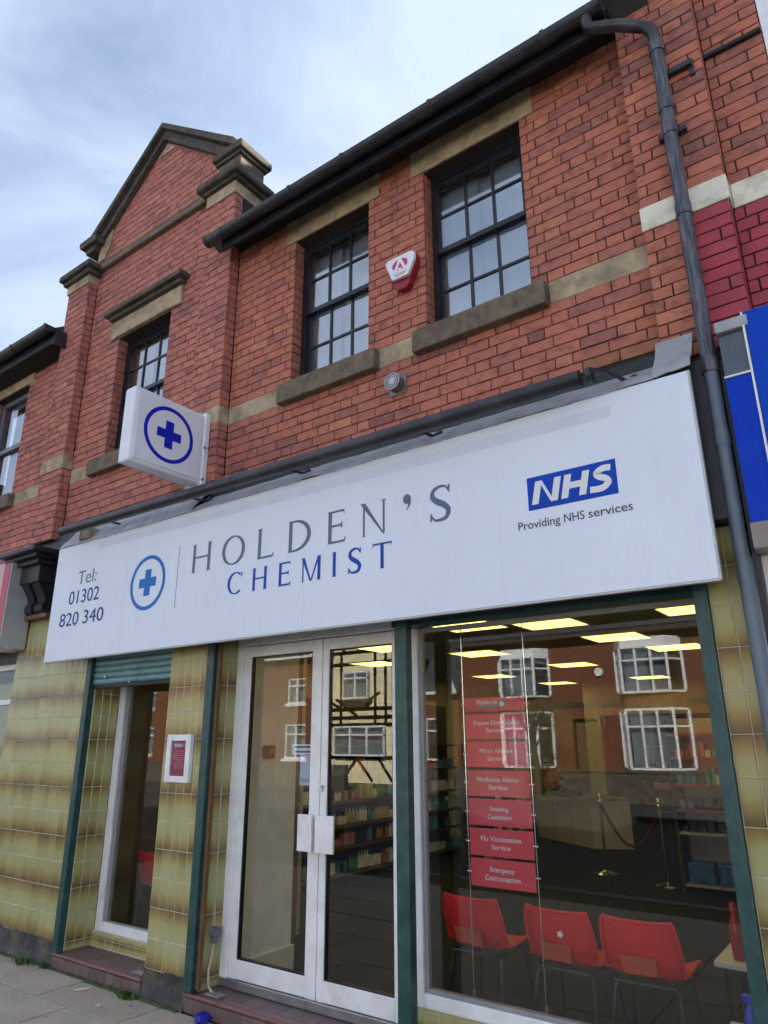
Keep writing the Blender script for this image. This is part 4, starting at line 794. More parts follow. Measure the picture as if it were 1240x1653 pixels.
# ------------------------------------------------------------------ left neighbour
nl_ = thing('brick_terrace', 'red brick neighbouring building with black gutter and grey framed window at left edge', 'building', (-9, 0, 0))
LX0 = -12.5; LW = [(-8.76, -7.93, 4.374, 5.80), (-10.9, -10.0, 4.374, 5.80)]
core = MB(); holes_wall(core, LX0, XL - .002, .008, .22, 3.4, 6.0, [(h[0] - .012, *h[1:]) for h in LW]); wl_ = ob('wall', core, 'mortar', nl_)
B = lay(LX0, XL - .002, 3.48, 5.9, 0, 'brick_left', LW, ref=XL)
for wx in LW: B += lay_side(wx[0], .030, .10, 4.374, 5.8, 'brick_left')
build_bricks(B, wl_)
for wx in LW:
    stone('lintel', wx[0] - .12, wx[1] + .10, 5.803, 5.93, -.008, parent=nl_); stone('window_sill', wx[0] - .1, wx[1] + .1, 4.20, 4.36, -.075, .12, 'stone_dark', parent=nl_, b=.012)
    x0, x1, z0, z1 = wx; ww = ob('window', MB().cbox(x0, x0 + .06, .10, .17, z0, z1, b=.004).cbox(x1 - .06, x1, .10, .17, z0, z1, b=.004).cbox(x0 + .061, x1 - .061, .10, .17, z1 - .06, z1, b=.004).cbox(x0 + .061, x1 - .061, .10, .17, z0, z0 + .06, b=.004).cbox(x0 + .061, x1 - .061, .09, .16, 5.06, 5.12, b=.004), 'grey_frame', nl_)
    ob('pane', BOX(x0 + .06, x1 - .06, .135, .141, z0 + .06, 5.06), 'glass_upper', ww); ob('pane', BOX(x0 + .06, x1 - .06, .125, .131, 5.12, z1 - .06), 'glass_upper', ww); ob('blind', BOX(x0 + .02, x1 - .02, .28, .29, z0, z1), 'curtain', ww)
stone('stone_band', -7.82, -7.113, 4.214, 4.372, -.006, parent=nl_)
ob('soffit', BOX(LX0, XL - .004, -.215, .02, 5.94, 5.962), 'soffit_dark', nl_); ob('fascia_board', CB(LX0, -7.02, -.245, -.216, 5.928, 6.07, b=.004), 'black_paint', nl_); ob('fascia_end', CB(-7.02, -6.99, -.245, -.107, 5.90, 6.09, b=.004), 'dark_timber', nl_)
g2 = ob('gutter', half_gutter(LX0, -7.0, -.312, 6.09, .064), 'gutter_black', nl_)
for gx in (-7.0, -7.75, -8.9, -10.2): ob('gutter_bracket', MB().prism([(-.312 - .071 * math.cos(math.pi * k / 12), 6.092 - .071 * math.sin(math.pi * k / 12)) for k in range(13)], gx - .014, gx + .014, 'x'), 'gutter_black', g2)
ob('roof', MB().prism([(-.27, 6.12), (5.2, 10.2), (10.6, 6.12), (10.6, 6.0), (5.2, 10.08), (-.10, 6.02)], LX0, XL - .004, 'x'), 'slate', nl_)
ob('shell_wall', MB().box(LX0, LX0 + .2, .27, 10, 0, 6).box(XL - .16, XL - .004, .27, 10, 0, 6).box(LX0, XL - .01, 9.8, 10, 0, 6).box(LX0 + .2, XL - .2, .27, 9.8, 3.2, 3.3).box(LX0 + .2, XL - .2, 2.5, 2.6, 3.3, 6), 'room_wall', nl_)
ob('shop_head', BOX(LX0, -7.055, -.05, .2, 2.42, 3.48), 'dark_timber', nl_)
lw = ob('shop_window', MB().cbox(-7.145, -7.07, .02, .12, .3, 2.42, b=.005).cbox(-9.4, -7.147, .03, .12, 2.36, 2.42, b=.005).cbox(-9.4, -7.147, .03, .12, .3, .4, b=.005).cbox(-9.4, -7.147, .03, .12, 2.02, 2.07, b=.005), 'upvc', nl_); ob('pane', BOX(-9.4, -7.147, .07, .076, .4, 2.02), 'glass', lw); ob('pane', BOX(-9.4, -7.147, .07, .076, 2.07, 2.36), 'glass', lw)
ob('window_packing', CB(-7.068, -7.052, -.04, .10, .2, 2.42, b=.002), 'shelf_wood', nl_); ob('window_display', MB().box(-9.3, -7.5, .5, .52, .3, 2.3), 'p_cream', nl_); ob('stall_riser', CB(LX0, -7.07, -.02, .2, 0, .298, b=.005), 'stone', nl_); ob('corner_post', BOX(LX0, -9.41, .0, .2, .3, 2.42), 'stone', nl_)
ob('metal_box', CB(-7.12, -6.93, -.17, -.088, 2.50, 2.80, b=.006), 'lead', nl_)
ls = thing('red_white_sign', 'red and white neighbouring shop sign box at the left edge', 'sign', (-8, -.35, 2.5))
ob('casing', CB(-10.5, -6.90, -.345, -.10, 2.52, 3.36, b=.004), 'wall_white', ls); ob('red_strip', CB(-7.02, -6.905, -.352, -.346, 2.525, 3.355, b=.002), 'n_red', ls); ob('face_panel', CB(-10.49, -7.024, -.351, -.346, 2.525, 3.355, b=.002), 'n_pink', ls); ob('edge_trim', CB(-6.899, -6.885, -.350, -.10, 2.515, 3.365, b=.003), 'sign_edge', ls)

# ------------------------------------------------------------------ inside the shop
FZ, CZ = .04, 2.71
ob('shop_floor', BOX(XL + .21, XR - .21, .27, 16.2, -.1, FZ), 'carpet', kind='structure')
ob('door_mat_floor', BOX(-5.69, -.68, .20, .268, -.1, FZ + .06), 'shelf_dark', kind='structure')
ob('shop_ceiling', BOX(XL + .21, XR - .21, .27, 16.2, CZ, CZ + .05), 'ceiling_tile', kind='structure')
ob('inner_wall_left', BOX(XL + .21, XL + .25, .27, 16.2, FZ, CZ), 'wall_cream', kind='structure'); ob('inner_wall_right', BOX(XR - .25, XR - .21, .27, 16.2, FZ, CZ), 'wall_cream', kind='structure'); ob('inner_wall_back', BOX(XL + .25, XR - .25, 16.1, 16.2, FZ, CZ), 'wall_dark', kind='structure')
pt = ob('partition', BOX(-4.20, -4.10, .27, .82, FZ, CZ), 'wall_white', kind='structure'); ob('skirting', CB(-4.0995, -4.08, .28, .84, FZ, FZ + .17, b=.004), 'wall_white', pt); ob('end_trim', CB(-4.205, -4.095, .822, .87, FZ, CZ, b=.004), 'shelf_wood', pt)
ob('window_back', BOX(-5.9, -5.84, .27, 1.1, FZ, CZ), 'panel_brown', kind='structure'); ob('inner_pillar', BOX(-4.86, -4.74, 1.5, 1.62, FZ, CZ), 'wall_cream', kind='structure')
ob('back_partition', MB().box(-5.2, -4.9, 10.2, 10.3, FZ, CZ).box(-4.9, -2.9, 10.2, 10.3, 2.1, CZ).box(-2.9, -.8, 10.2, 10.3, FZ, CZ), 'wall_cream', kind='structure')
for i, (x, y) in enumerate(((-2.62, 2.63), (-2.42, 3.95), (-2.13, 5.25), (-4.30, 4.36), (-3.89, 6.44), (-5.71, 7.47), (-5.45, 9.6), (-6.05, 4.54), (-3.64, 9.4), (-1.3, 2.6), (-4.4, 2.2), (-5.6, 13.), (-3.2, 13.), (-2.4, 1.1), (-3.3, 2.3), (-4.9, 3.2), (-6.2, 2.6), (-1.2, 1.1), (-6.2, 1.0))):  # the last six panels are added fill to brighten the interior
    pos = ('nearest the right window head', 'second from the window head', 'third, beside the right post', 'above the red boards', 'beyond the red boards', 'far left of the red boards', 'deep inside on the left', 'seen through the right door', 'deep inside in the middle', 'behind the right pier', 'behind the door head', 'far back on the left', 'far back on the right', 'added fill in the front row above the leftmost chair', 'added fill behind the sign above the doors', 'added fill beyond the partition left of the doors', 'added fill above the near end of the wall shelving', 'added fill in the front row above the low table', 'added fill in the front row at the left window')[i]
    l = thing('ceiling_light', 'square yellowish ceiling light panel, ' + pos, 'ceiling light', (x, y, CZ), 'ceiling light panels in the shop')
    ob('diffuser', BOX(x - .285, x + .285, y - .285, y + .285, CZ - .010, CZ - .006), 'lamp_panel', l)
    ob('frame', MB().box(x - .30, x - .287, y - .30, y + .30, CZ - .014, CZ - .001).box(x + .287, x + .30, y - .30, y + .30, CZ - .014, CZ - .001).box(x - .287, x + .287, y - .30, y - .287, CZ - .014, CZ - .001).box(x - .287, x + .287, y + .287, y + .30, CZ - .014, CZ - .001), 'wall_white', l)
# chairs
def make_chair():
    t = thing('red_chair', 'red chair', 'chair', (0, 0, 0), 'red plastic chairs')
    prof = [(.40, .395), (.405, .42), (.36, .435), (.24, .425), (.12, .415), (.05, .425), (.015, .47), (-.01, .53), (-.035, .60), (-.058, .67), (-.065, .70), (-.055, .71)]
    wid = [.195, .20, .20, .20, .20, .20, .203, .205, .203, .195, .186, .182]; nv = 12; g = []
    for (y, z), w_ in zip(prof, wid):
        for k in range(nv + 1):
            u = -1 + 2 * k / nv; back = z > .45; c = .035 * abs(u) ** 4
            g.append((u * w_, y + (c if back else 0) + (.02 * (1 - u * u) * -1 if back else 0), z + (0 if back else c * .8)))
    n = len(prof); w_ = nv + 1; fs = [(i * w_ + k, i * w_ + k + 1, (i + 1) * w_ + k + 1, (i + 1) * w_ + k) for i in range(n - 1) for k in range(nv)]
    me = MB().add(g, fs).mesh('seat_shell', True); bm = bmesh.new(); bm.from_mesh(me); bmesh.ops.solidify(bm, geom=bm.faces[:], thickness=.006); bm.to_mesh(me); bm.free(); me.polygons.foreach_set('use_smooth', [True] * len(me.polygons))
    ob('seat_shell', me, 'chair_red', t)
    rim = [g[i * w_] for i in range(n)] + [g[(n - 1) * w_ + k] for k in range(1, nv + 1)] + [g[i * w_ + nv] for i in range(n - 2, -1, -1)]; ob('rolled_rim', MB().tube(rim, .0085, 8), 'chair_red', t, smooth=True)
    ob('seat_pad', CB(-.15, .15, .09, .36, .428, .438, b=.004), 'chair_orange', t)
    hp = MB().prism([(-.085, .46), (.085, .46), (.095, .545), (-.095, .545)], -.045, -.032); hp.v = [(p[0], p[1] - (p[2] - .46) * .22, p[2]) for p in hp.v]; ob('grip_panel', hp, 'chair_orange', t)
    ob('frame', MB().tube([(-.16, .02, .40), (-.17, .33, .40), (.17, .33, .40), (.16, .02, .40), (-.16, .02, .40)], .009, 8), 'leg_black', t, smooth=True)
    for sx in (-1, 1):
        for y0, y1 in ((.05, -.04), (.32, .40)): ob('leg', MB().tube([(sx * .15, y0, .40), (sx * .165, y0 + (y1 - y0) * .15, .36), (sx * .20, y1, .0)], .0095, 8), 'leg_black', t, smooth=True)
    return t
ch = make_chair(); G = 'red plastic chairs'
ch.location = (-2.40, .60, FZ); ch.rotation_euler[2] = R(-2); ch['label'] = 'red plastic chair nearest the door, leftmost of three behind the big window'
dup(ch, (-1.84, .585, FZ), R(-3), 'red plastic chair with a small white flower sticker, middle of three', G); dup(ch, (-1.395, .60, FZ), R(1), 'red plastic chair nearest the right post, rightmost of three', G); dup(ch, (-5.55, .62, FZ), R(-4), 'red plastic chair glimpsed through the narrow left window', G)
fl = MB()
for k in range(5): t = 2 * math.pi * k / 5; fl.tube([(-1.79, .487, .645), (-1.79 + .016 * math.cos(t), .485, .645 + .016 * math.sin(t))], .006, 6)
ob('flower_sticker', fl, 'paper_white', label='small white flower sticker on the back of the middle red chair', category='sticker')
# hanging service boards
hb = thing('service_boards', 'column of seven red service boards hung on two wires behind the window', 'sign', (-2.0, .27, .31))
HY = .25
for x in (-2.207, -1.789): ob('wire', MB().tube([(x, HY, .34), (x, HY, 2.70)], .0028, 6), 'chrome', hb); ob('wire_foot', MB().tube([(x, HY, .37), (x, HY, .31)], .008, 8), 'metal_plate', hb)
rows = [(1.90, 1.832, None), (1.822, 1.697, 'Repeat Dispensing\nService'), (1.681, 1.552, 'Minor Ailment\nService'), (1.536, 1.402, 'Medicines Advice\nService'), (1.386, 1.25, 'Smoking\nCessation'), (1.234, 1.09, 'Flu Vaccination\nService'), (1.075, .878, 'Emergency\nContraception')]
rows = [(1.900, 1.830, None), (1.818, 1.695, ('Repeat Dispensing', 'Service')), (1.682, 1.552, ('Minor Ailment', 'Service')), (1.536, 1.399, ('Medicines Advice', 'Service')), (1.383, 1.238, ('Smoking', 'Cessation')), (1.222, 1.062, ('Flu Vaccination', 'Service')), (1.045, .874, ('Emergency', 'Contraception'))]
rows = [(1.900, 1.823, None)]; z = 1.808
for t in (('Repeat Dispensing', 'Service'), ('Minor Ailment', 'Service'), ('Medicines Advice', 'Service'), ('Smoking', 'Cessation'), ('Flu Vaccination', 'Service'), ('Emergency', 'Contraception')): rows.append((z, z - .1425, t)); z -= .1567
for a, b_, t in rows:
    bd = ob('board', CB(-2.196, -1.800, HY - .003, HY + .003, b_, a, b=.001), 'board_red', hb)
    for x in (-2.207, -1.789): ob('clip', MB().tube([(x - .012, HY - .002, (a + b_) / 2), (x + .014, HY - .002, (a + b_) / 2)], .0042, 6), 'vinyl_white', bd)
    if t:
        zc = (a + b_) / 2
        for k, s_ in enumerate(t): wd = len(s_) * .0165; zz_ = zc + .008 - k * .042; ob('lettering', text_mb(s_, -1.998 - wd / 2, -1.998 + wd / 2, zz_, zz_ + .026, HY - .0045, .004, keep=(0, .72)), 'vinyl_white', bd)
    else:
        ob('lettering', text_mb('Pickfords', -2.110, -1.975, 1.864, 1.887, HY - .0045, .01, keep=(0, .72)), 'vinyl_white', bd); ob('green_bar', BOX(-2.095, -1.98, HY - .0045, HY - .002, 1.842, 1.856), 'p_teal', bd)
        ob('cross_mark', MB().prism(cross_poly(-1.944, 1.862, .023, .012), HY - .0045, HY - .002), 'p_teal', bd); ob('cross_mark', MB().prism(cross_poly(-1.944, 1.862, .015, .006), HY - .0055, HY - .0045), 'paper_white', bd)
# notices on the door glass
n1_ = thing('door_notice', 'pale blue and white notices stuck inside the left door glass', 'notice', (-3.43, .16, 1.37))
q = ob('upper_sheet', BOX(-3.53, -3.345, .158, .160, 1.572, 1.638), 'paper_white', n1_); ob('print_band', MB().box(-3.51, -3.35, .1562, .1578, 1.612, 1.628).box(-3.50, -3.35, .1562, .1578, 1.582, 1.598), 'vinyl_navy', q); q = ob('lower_sheet', BOX(-3.45, -3.343, .158, .160, 1.375, 1.568), 'paper_blue', n1_); ob('print_band', MB().box(-3.44, -3.36, .1562, .1578, 1.40, 1.404).box(-3.44, -3.36, .1562, .1578, 1.412, 1.416), 'vinyl_grey', q)
dv = thing('wall_keypad', 'dark rounded keypad on the white wall behind the left door', 'keypad', (-4.09, .48, 1.58)); ob('keypad_body', CB(-4.099, -4.05, .43, .53, 1.535, 1.63, b=.015), 'device_grey', dv); ob('screen', CB(-4.0495, -4.046, .45, .51, 1.56, 1.605, b=.001), 'p_grey', dv)
# counter, bag, barrier
ct = thing('counter', 'cream panelled shop counter standing deep inside the shop', 'counter', (-4.4, 8, FZ)); 
P0, P1, P2, P3 = (-5.75, 8.9), (-4.41, 8.0), (-3.86, 8.24), (-5.2, 9.2)
ob('body', MB().prism([P0, P1, P2, P3], FZ, .74, 'z'), 'counter', ct); ob('worktop', MB().prism([(-5.80, 8.88), (-4.41, 7.94), (-3.80, 8.22), (-5.2, 9.25)], .742, .775, 'z'), 'shelf_wood', ct)
for k in (.33, .66): x, y = P0[0] + (P1[0] - P0[0]) * k, P0[1] + (P1[1] - P0[1]) * k; ob('panel_joint', MB().tube([(x, y - .002, FZ), (x, y - .002, .74)], .006, 6), 'panel_brown', ct)
bgm = MB(); vs = []
bg_ = MB().lathe([(.02, 0), (.30, .0), (.34, .08), (.30, .18), (.16, .25), (.03, .27)], (-4.95, 8.4, .776), 16); bg_.v = [(p[0], 8.4 + (p[1] - 8.4) * .5, p[2] + .015 * math.sin(p[0] * 30)) for p in bg_.v]
t_ = thing('black_bag', 'soft black bag lying on the cream counter', 'bag', (-4.95, 8.4, .776)); ob('bag_body', bg_, 'leg_black', t_, smooth=True); ob('bag_strap', MB().tube([(-5.15, 8.4, .95), (-5.0, 8.36, 1.07), (-4.8, 8.38, 1.05), (-4.7, 8.42, .90)], .012, 6), 'leg_black', t_)
for lab, x, y in (('left', -3.51, 5.99), ('right', -2.66, 5.62)):
    t_ = thing('barrier_post', f'chrome rope barrier post on the dark floor, {lab} one of the pair', 'barrier post', (x, y, FZ), 'rope barrier posts')
    ob('base', MB().lathe([(.0, 0), (.15, 0), (.15, .008), (.06, .03), (.02, .05)], (x, y, FZ), 20), 'chrome', t_, smooth=True); ob('pole', MB().tube([(x, y, FZ + .04), (x, y, FZ + .86)], .017, 12), 'chrome', t_, smooth=True); ob('finial', MB().lathe([(.018, 0), (.03, .01), (.02, .03), (.036, .05), (.036, .075), (.02, .10), (.0, .105)], (x, y, FZ + .85), 14), 'chrome', t_, smooth=True)
rp = MB().tube([(-3.51 + .85 * k / 14, 5.99 - .37 * k / 14, .86 - .45 * math.sin(math.pi * k / 14)) for k in range(15)], .018, 8); ob('barrier_rope', rp, 'rope_red', smooth=True, label='dark red rope sagging between the two barrier posts', category='rope')
# shelving with goods
GOODS = {}
def goods(kind, w_, d, h, mat):
    key = (kind, round(w_, 3), round(d, 3), round(h, 3), mat)
    if key not in GOODS:
        if kind == 'carton': me = MB().cbox(-w_ / 2, w_ / 2, -d / 2, d / 2, 0, h, b=.003).mesh('carton')
        else: r_ = w_ / 2; me = MB().lathe([(r_ * .92, 0), (r_, .006), (r_, h * .66), (r_ * .5, h * .80), (r_ * .42, h * .82), (r_ * .42, h)], (0, 0, 0), 10).mesh('bottle', True)
        me.materials.append(MATS[mat]); GOODS[key] = me
    return GOODS[key]
PAL = ['p_white', 'p_white', 'p_white', 'p_blue', 'p_blue', 'p_teal', 'p_pink', 'p_cream', 'p_navy', 'p_white', 'p_grey', 'p_green', 'p_orange']
def fill(x0, y0, dx, dy, length, z, hmax, where, pal=PAL, dens=.9, kinds=('carton', 'bottle')):
    s = .05
    while s < length - .08:
        kd = random.choice(kinds); w_ = random.choice((.045, .06, .08) if kd == 'carton' else (.045, .055)); h = hmax * random.choice((.45, .55, .7, .85)); m = random.choice(pal)
        for r in range(random.choice((1, 2, 3, 4))):
            if s > length - .08: break
            if random.random() < dens:
                o = bpy.data.objects.new(kd, goods(kd, w_, .08, h, m)); col.objects.link(o); o.location = (x0 + dx * s, y0 + dy * s, z); o.rotation_euler[2] = math.atan2(dy, dx) + random.uniform(-.06, .06)
                cn = {'p_teal': 'turquoise', 'p_navy': 'dark navy'}.get(m, m[2:]); tag(o, f'small {cn} {kd} standing on the {where}', kd, f'{cn} {kd}s on the {where}')
            s += w_ + .012
        s += random.choice((.0, .01, .03))
sl = thing('wall_shelving', 'long dark wall shelving full of goods seen through the doors', 'shelving', (-6.2, 4.6, FZ))
ob('back_board', BOX(-6.40, -6.36, 2.5, 6.9, FZ, 2.2), 'shelf_dark', sl)
for x in (2.52, 3.75, 5.0, 6.3): ob('upright', BOX(-6.36, -6.33, x, x + .04, FZ, 2.2), 'shelf_dark', sl)
for z in (.14, .44, .68, .95, 1.27, 1.60): ob('shelf', CB(-6.36, -5.90, 2.5, 6.9, z - .03, z - .004, b=.003), 'shelf_dark' if z < .2 or .4 < z < .7 else 'shelf_wood', sl); ob('price_strip', BOX(-5.899, -5.893, 2.5, 6.9, z - .03, z - .006), 'shelf_wood' if z < 1 else 'shelf_dark', sl)
for z, h, wname in ((.14, .22, 'lowest'), (.44, .19, 'second lowest'), (.68, .2, 'third'), (.95, .25, 'fourth'), (1.27, .26, 'fifth')): fill(-6.0, 2.55, 0, 1, 4.3, z - .003, h, wname + ' wall shelf seen through the doors')
sr = thing('end_shelving', 'white shelving unit with red price strips beside the right post', 'shelving', (-1.9, 5.6, FZ))
ob('back_board', BOX(-2.42, -1.2, 5.80, 5.83, FZ, 1.9), 'shelf_white', sr); ob('upright', BOX(-2.44, -2.405, 5.40, 5.83, FZ, 1.9), 'shelf_dark', sr)
for z, ms in ((.13, 'shelf_white'), (.66, 'shelf_white'), (.90, 'label_red'), (1.17, 'label_red'), (1.46, 'label_red'), (1.72, 'label_red')): ob('shelf', CB(-2.40, -1.2, 5.40, 5.80, z - .028, z - .003, b=.003), 'shelf_white', sr); ob('price_strip', BOX(-2.40, -1.2, 5.394, 5.399, z - .03, z - .001), ms, sr)
for z, h, wn2 in ((.66, .16, 'second'), (.90, .19, 'third'), (1.17, .2, 'fourth'), (1.46, .18, 'top')): fill(-2.38, 5.47, 1, 0, .8, z - .002, h, wn2 + ' white shelf beside the right post', ['p_blue', 'p_navy', 'p_white', 'p_teal', 'p_pink', 'p_blue'], .95, ('carton',))
for k in range(3): 
    o = ob('nappy_pack', CB(-.14, .14, -.1, .1, 0, .22, b=.02), 'nappy_blue', label='plump blue packet on the bottom shelf beside the right post', category='packet', group='blue packets on the bottom shelf'); o.location = (-2.22 + k * .31, 5.52, .128)
sb = thing('back_shelving', 'dark gondola shelving deep inside left of the red boards', 'shelving', (-4.9, 5.6, FZ))
ob('back_board', BOX(-5.05, -5.0, 5.0, 6.6, FZ, 1.6), 'shelf_dark', sb)
for z in (.14, .45, .76, 1.07, 1.38): ob('shelf', CB(-5.0, -4.72, 5.0, 6.6, z - .026, z - .004, b=.003), 'shelf_dark', sb); fill(-4.80, 5.02, 0, 1, 1.5, z - .003, .2, 'dark gondola left of the red boards', dens=.62)
sbk = thing('dispensary_shelving', 'dim shelving of small goods at the back beyond the barrier posts', 'shelving', (-3.4, 9.6, FZ)); ob('back_board', BOX(-3.9, -2.2, 9.9, 9.95, FZ, 2.0), 'shelf_dark', sbk)
for z in (.5, .85, 1.2, 1.55): ob('shelf', CB(-3.9, -2.2, 9.6, 9.9, z - .026, z - .004, b=.003), 'shelf_wood', sbk); fill(-3.88, 9.68, 1, 0, 1.65, z - .003, .22, 'back shelving beyond the barrier posts', dens=.5)
# small table with red bottle, blue bottle
tb = thing('low_table', 'low white table corner behind the right post', 'table', (-.9, 1.5, FZ)); ob('table_top', CB(-1.19, -.74, 1.23, 1.71, .42, .45, b=.006), 'table_white', tb)
for x in (-1.14, -.79):
    for y in (1.28, 1.66): ob('leg', MB().tube([(x, y, FZ), (x, y, .42)], .016, 8), 'leg_black', tb)
bt_ = thing('red_bottle', 'tall red plastic bottle standing on the low white table', 'bottle', (-1.07, 1.33, .45)); ob('bottle_body', MB().lathe([(.03, 0), (.034, .01), (.034, .17), (.02, .22), (.016, .24)], (-1.07, 1.33, .451), 16), 'bottle_red', bt_, smooth=True); ob('cap', MB().lathe([(.021, 0), (.021, .045), (.016, .055)], (-1.07, 1.33, .692), 14), 'bottle_red', bt_, smooth=True)
ob('leaflet_stack', CB(-1.04, -.90, 1.45, 1.62, .451, .55, b=.004), 'p_orange', label='small orange and white box beside the red bottle', category='box')
bb = thing('blue_bottle', 'blue spray bottle on the sill beside the right post', 'bottle', (-.85, .40, .375)); ob('bottle_body', MB().lathe([(.030, 0), (.034, .008), (.034, .085), (.015, .12), (.013, .135)], (-.85, .40, .376), 14), 'bottle_blue', bb, smooth=True); ob('spray_head', CB(-.878, -.826, .382, .418, .511, .545, b=.006), 'bottle_blue', bb)
stl = ob('display_sill', CB(-.98, -.745, .28, .56, .10, .375, b=.006), 'table_white', label='white display block at the foot of the right post', category='display block')
ob('crumpled_tissue', MB().lathe([(.005, 0), (.03, .0), (.035, .012), (.02, .022), (.004, .026)], (-1.62, .95, FZ), 7), 'p_pink', label='crumpled pinkish tissue on the dark floor by the chairs', category='litter')

# ------------------------------------------------------------------ street litter and weeds
ob('cigarette_end', MB().tube([(-5.10, -.29, .012), (-5.05, -.21, .012)], .0055, 8), 'butt_white', label='white cigarette end lying on the paving slab by the left step', category='litter')
ob('paper_scrap', MB().prism([(-4.74, -.36), (-4.70, -.37), (-4.69, -.345), (-4.73, -.335)], .003, .007, 'z'), 'butt_white', label='small white paper scrap on the paving before the middle pier', category='litter')
wr_ = MB().lathe([(.01, 0), (.05, .002), (.055, .02), (.035, .04), (.008, .045)], (-3.94, -.14, .0), 9); wr_.v = [(p[0] + random.uniform(-.014, .014), p[1] + random.uniform(-.014, .014), max(.001, p[2] + random.uniform(-.006, .010))) for p in wr_.v]
ob('blue_wrapper', wr_, 'wrap_blue', label='crumpled bright blue wrapper on the pavement at the door step', category='litter')
def weed(x, y, n, s, label):
    mb = MB()
    for k in range(n):
        a = random.uniform(0, 6.28); r_ = abs(random.gauss(0, s * .5)); bx, by = x + r_ * math.cos(a) * 1.6, y + r_ * math.sin(a) * .6; h = random.uniform(.02, .055); a2 = random.uniform(0, 6.28); l = random.uniform(.01, .035); wd = random.uniform(.003, .007)
        dx, dy = math.cos(a2), math.sin(a2); px, py = -dy * wd, dx * wd
        mb.add([(bx - px, by - py, 0), (bx + px, by + py, 0), (bx + dx * l * .5 + px, by + dy * l * .5 + py, h * .7), (bx + dx * l, by + dy * l, h), (bx + dx * l * .5 - px, by + dy * l * .5 - py, h * .7)], [(0, 1, 2, 4), (4, 2, 3)], random.random() * .9 + .05)
    ob('grass_tuft', mb, 'leaf', label=label, category='weed', group='weeds along the foot of the shopfront')
weed(-6.05, -.17, 160, .08, 'green grass tuft at the foot of the left tiled pier'); weed(-5.78, -.13, 40, .04, 'small weed in the joint beside the left step'); weed(-4.70, -.16, 130, .045, 'green weed tuft at the corner of the middle pier')
ob('moss_line', rough_block(-7.05, -4.2, -.125, -.09, -.02, .012, 91, 60, 3), 'hedge_green', kind='stuff')

# ------------------------------------------------------------------ houses across the street (most show in the glass, the white ones are added for bounce)
OY = -20.7
def win_unit(parent, x0, x1, z0, z1, y, cols, fan=.3, mat='house_white'):
    fr = MB(); t = .07
    fr.box(x0, x1, y, y + .12, z1 - t, z1).box(x0, x1, y, y + .16, z0, z0 + t); fz = z1 - (z1 - z0) * fan
    for k in range(cols + 1): x = x0 + (x1 - x0) * k / cols; fr.box(max(x0, x - t / 2) if k else x0, (x + t / 2) if k < cols else x1, y + .001, y + .119, z0 + t, z1 - t)
    fr.box(x0, x1, y + .002, y + .118, fz - .03, fz + .03); wo_ = ob('window', fr, mat, parent)
    for k in range(cols):
        a, b_ = x0 + (x1 - x0) * k / cols + t / 2, x0 + (x1 - x0) * (k + 1) / cols - t / 2; ob('pane', BOX(a, b_, y + .03, y + .036, z0 + t, fz - .03), 'glass_upper', wo_); ob('pane', BOX(a, b_, y + .03, y + .036, fz + .03, z1 - t), 'glass_upper', wo_)
    ob('curtain', BOX(x0 + .05, x1 - .05, y - .14, y - .13, z0, z1), 'curtain', wo_); return wo_
def bay(parent, x0, x1, zs, y):
    for z0, z1 in zs:
        win_unit(parent, x0 + .35, x1 - .35, z0, z1, y + .55, 3)
        for s_, xa, xb in ((-1, x0, x0 + .35), (1, x1 - .35, x1)):
            mb = MB(); a, b_ = ((x0, y), (x0 + .35, y + .55)) if s_ < 0 else ((x1 - .35, y + .55), (x1, y))
            for zz0, zz1, in ((z0, z0 + .07), (z1 - .07, z1), (z1 - (z1 - z0) * .3 - .03, z1 - (z1 - z0) * .3 + .03)): mb.prism([a, b_, (b_[0], b_[1] + .08), (a[0], a[1] + .08)], zz0, zz1, 'z')
            for p in (a, b_): mb.box(p[0] - .04, p[0] + .04, p[1] + .001, p[1] + .09, z0 + .07, z1 - .07)
            sw = ob('bay_side', mb, 'house_white', parent); ob('pane', MB().prism([a, b_, (b_[0], b_[1] + .01), (a[0], a[1] + .01)], z0 + .07, z1 - .07, 'z'), 'glass_upper', sw)
    zs2 = [(0, zs[0][0] - .01)] + [(zs[0][1] + .01, zs[1][0] - .01)] + [(zs[1][1] + .01, zs[1][1] + .3)]
    for k, (a, b_) in enumerate(zs2): ob('bay_wall', MB().prism([(x0, y - .2), (x0, y), (x0 + .35, y + .55), (x1 - .35, y + .55), (x1, y), (x1, y - .2)], a, b_, 'z'), 'house_brick' if k < 2 else 'house_white', parent)
def house(name, label, x0, x1, ze, zr, mat, wmat='slate'):
    h = thing(name, label, 'house', ((x0 + x1) / 2, OY, 0)); return h
hb_ = house('bay_house', 'red brick house with white bay windows, mirrored in the big window', -14.2, -3.4, 5.1, 8.6, 'house_brick')
op = [(-10.0, -9.0, .1, 2.4)]
ob('wall', holes_wall(MB(), -14.2, -3.0, OY - .3, OY, 0, 5.1, [(-12.3, -10.6, .9, 4.5), (-7.8, -5.95, .9, 4.5), (-9.75, -8.85, .1, 2.35)]), 'house_brick', hb_)
bay(hb_, -12.45, -10.45, ((.72, 2.62), (3.10, 4.55)), OY); bay(hb_, -7.98, -5.78, ((.72, 2.62), (3.10, 4.62)), OY)
ob('door', CB(-9.7, -8.9, OY - .25, OY - .2, .1, 2.3, b=.02), 'panel_brown', hb_); ob('door_arch', MB().ribbon([(-9.3 + .62 * math.cos(t), 2.05 + .75 * math.sin(t)) for t in [R(180) * k / 16 for k in range(17)]], [.2] * 17, OY - .02, OY + .05), 'house_white', hb_)
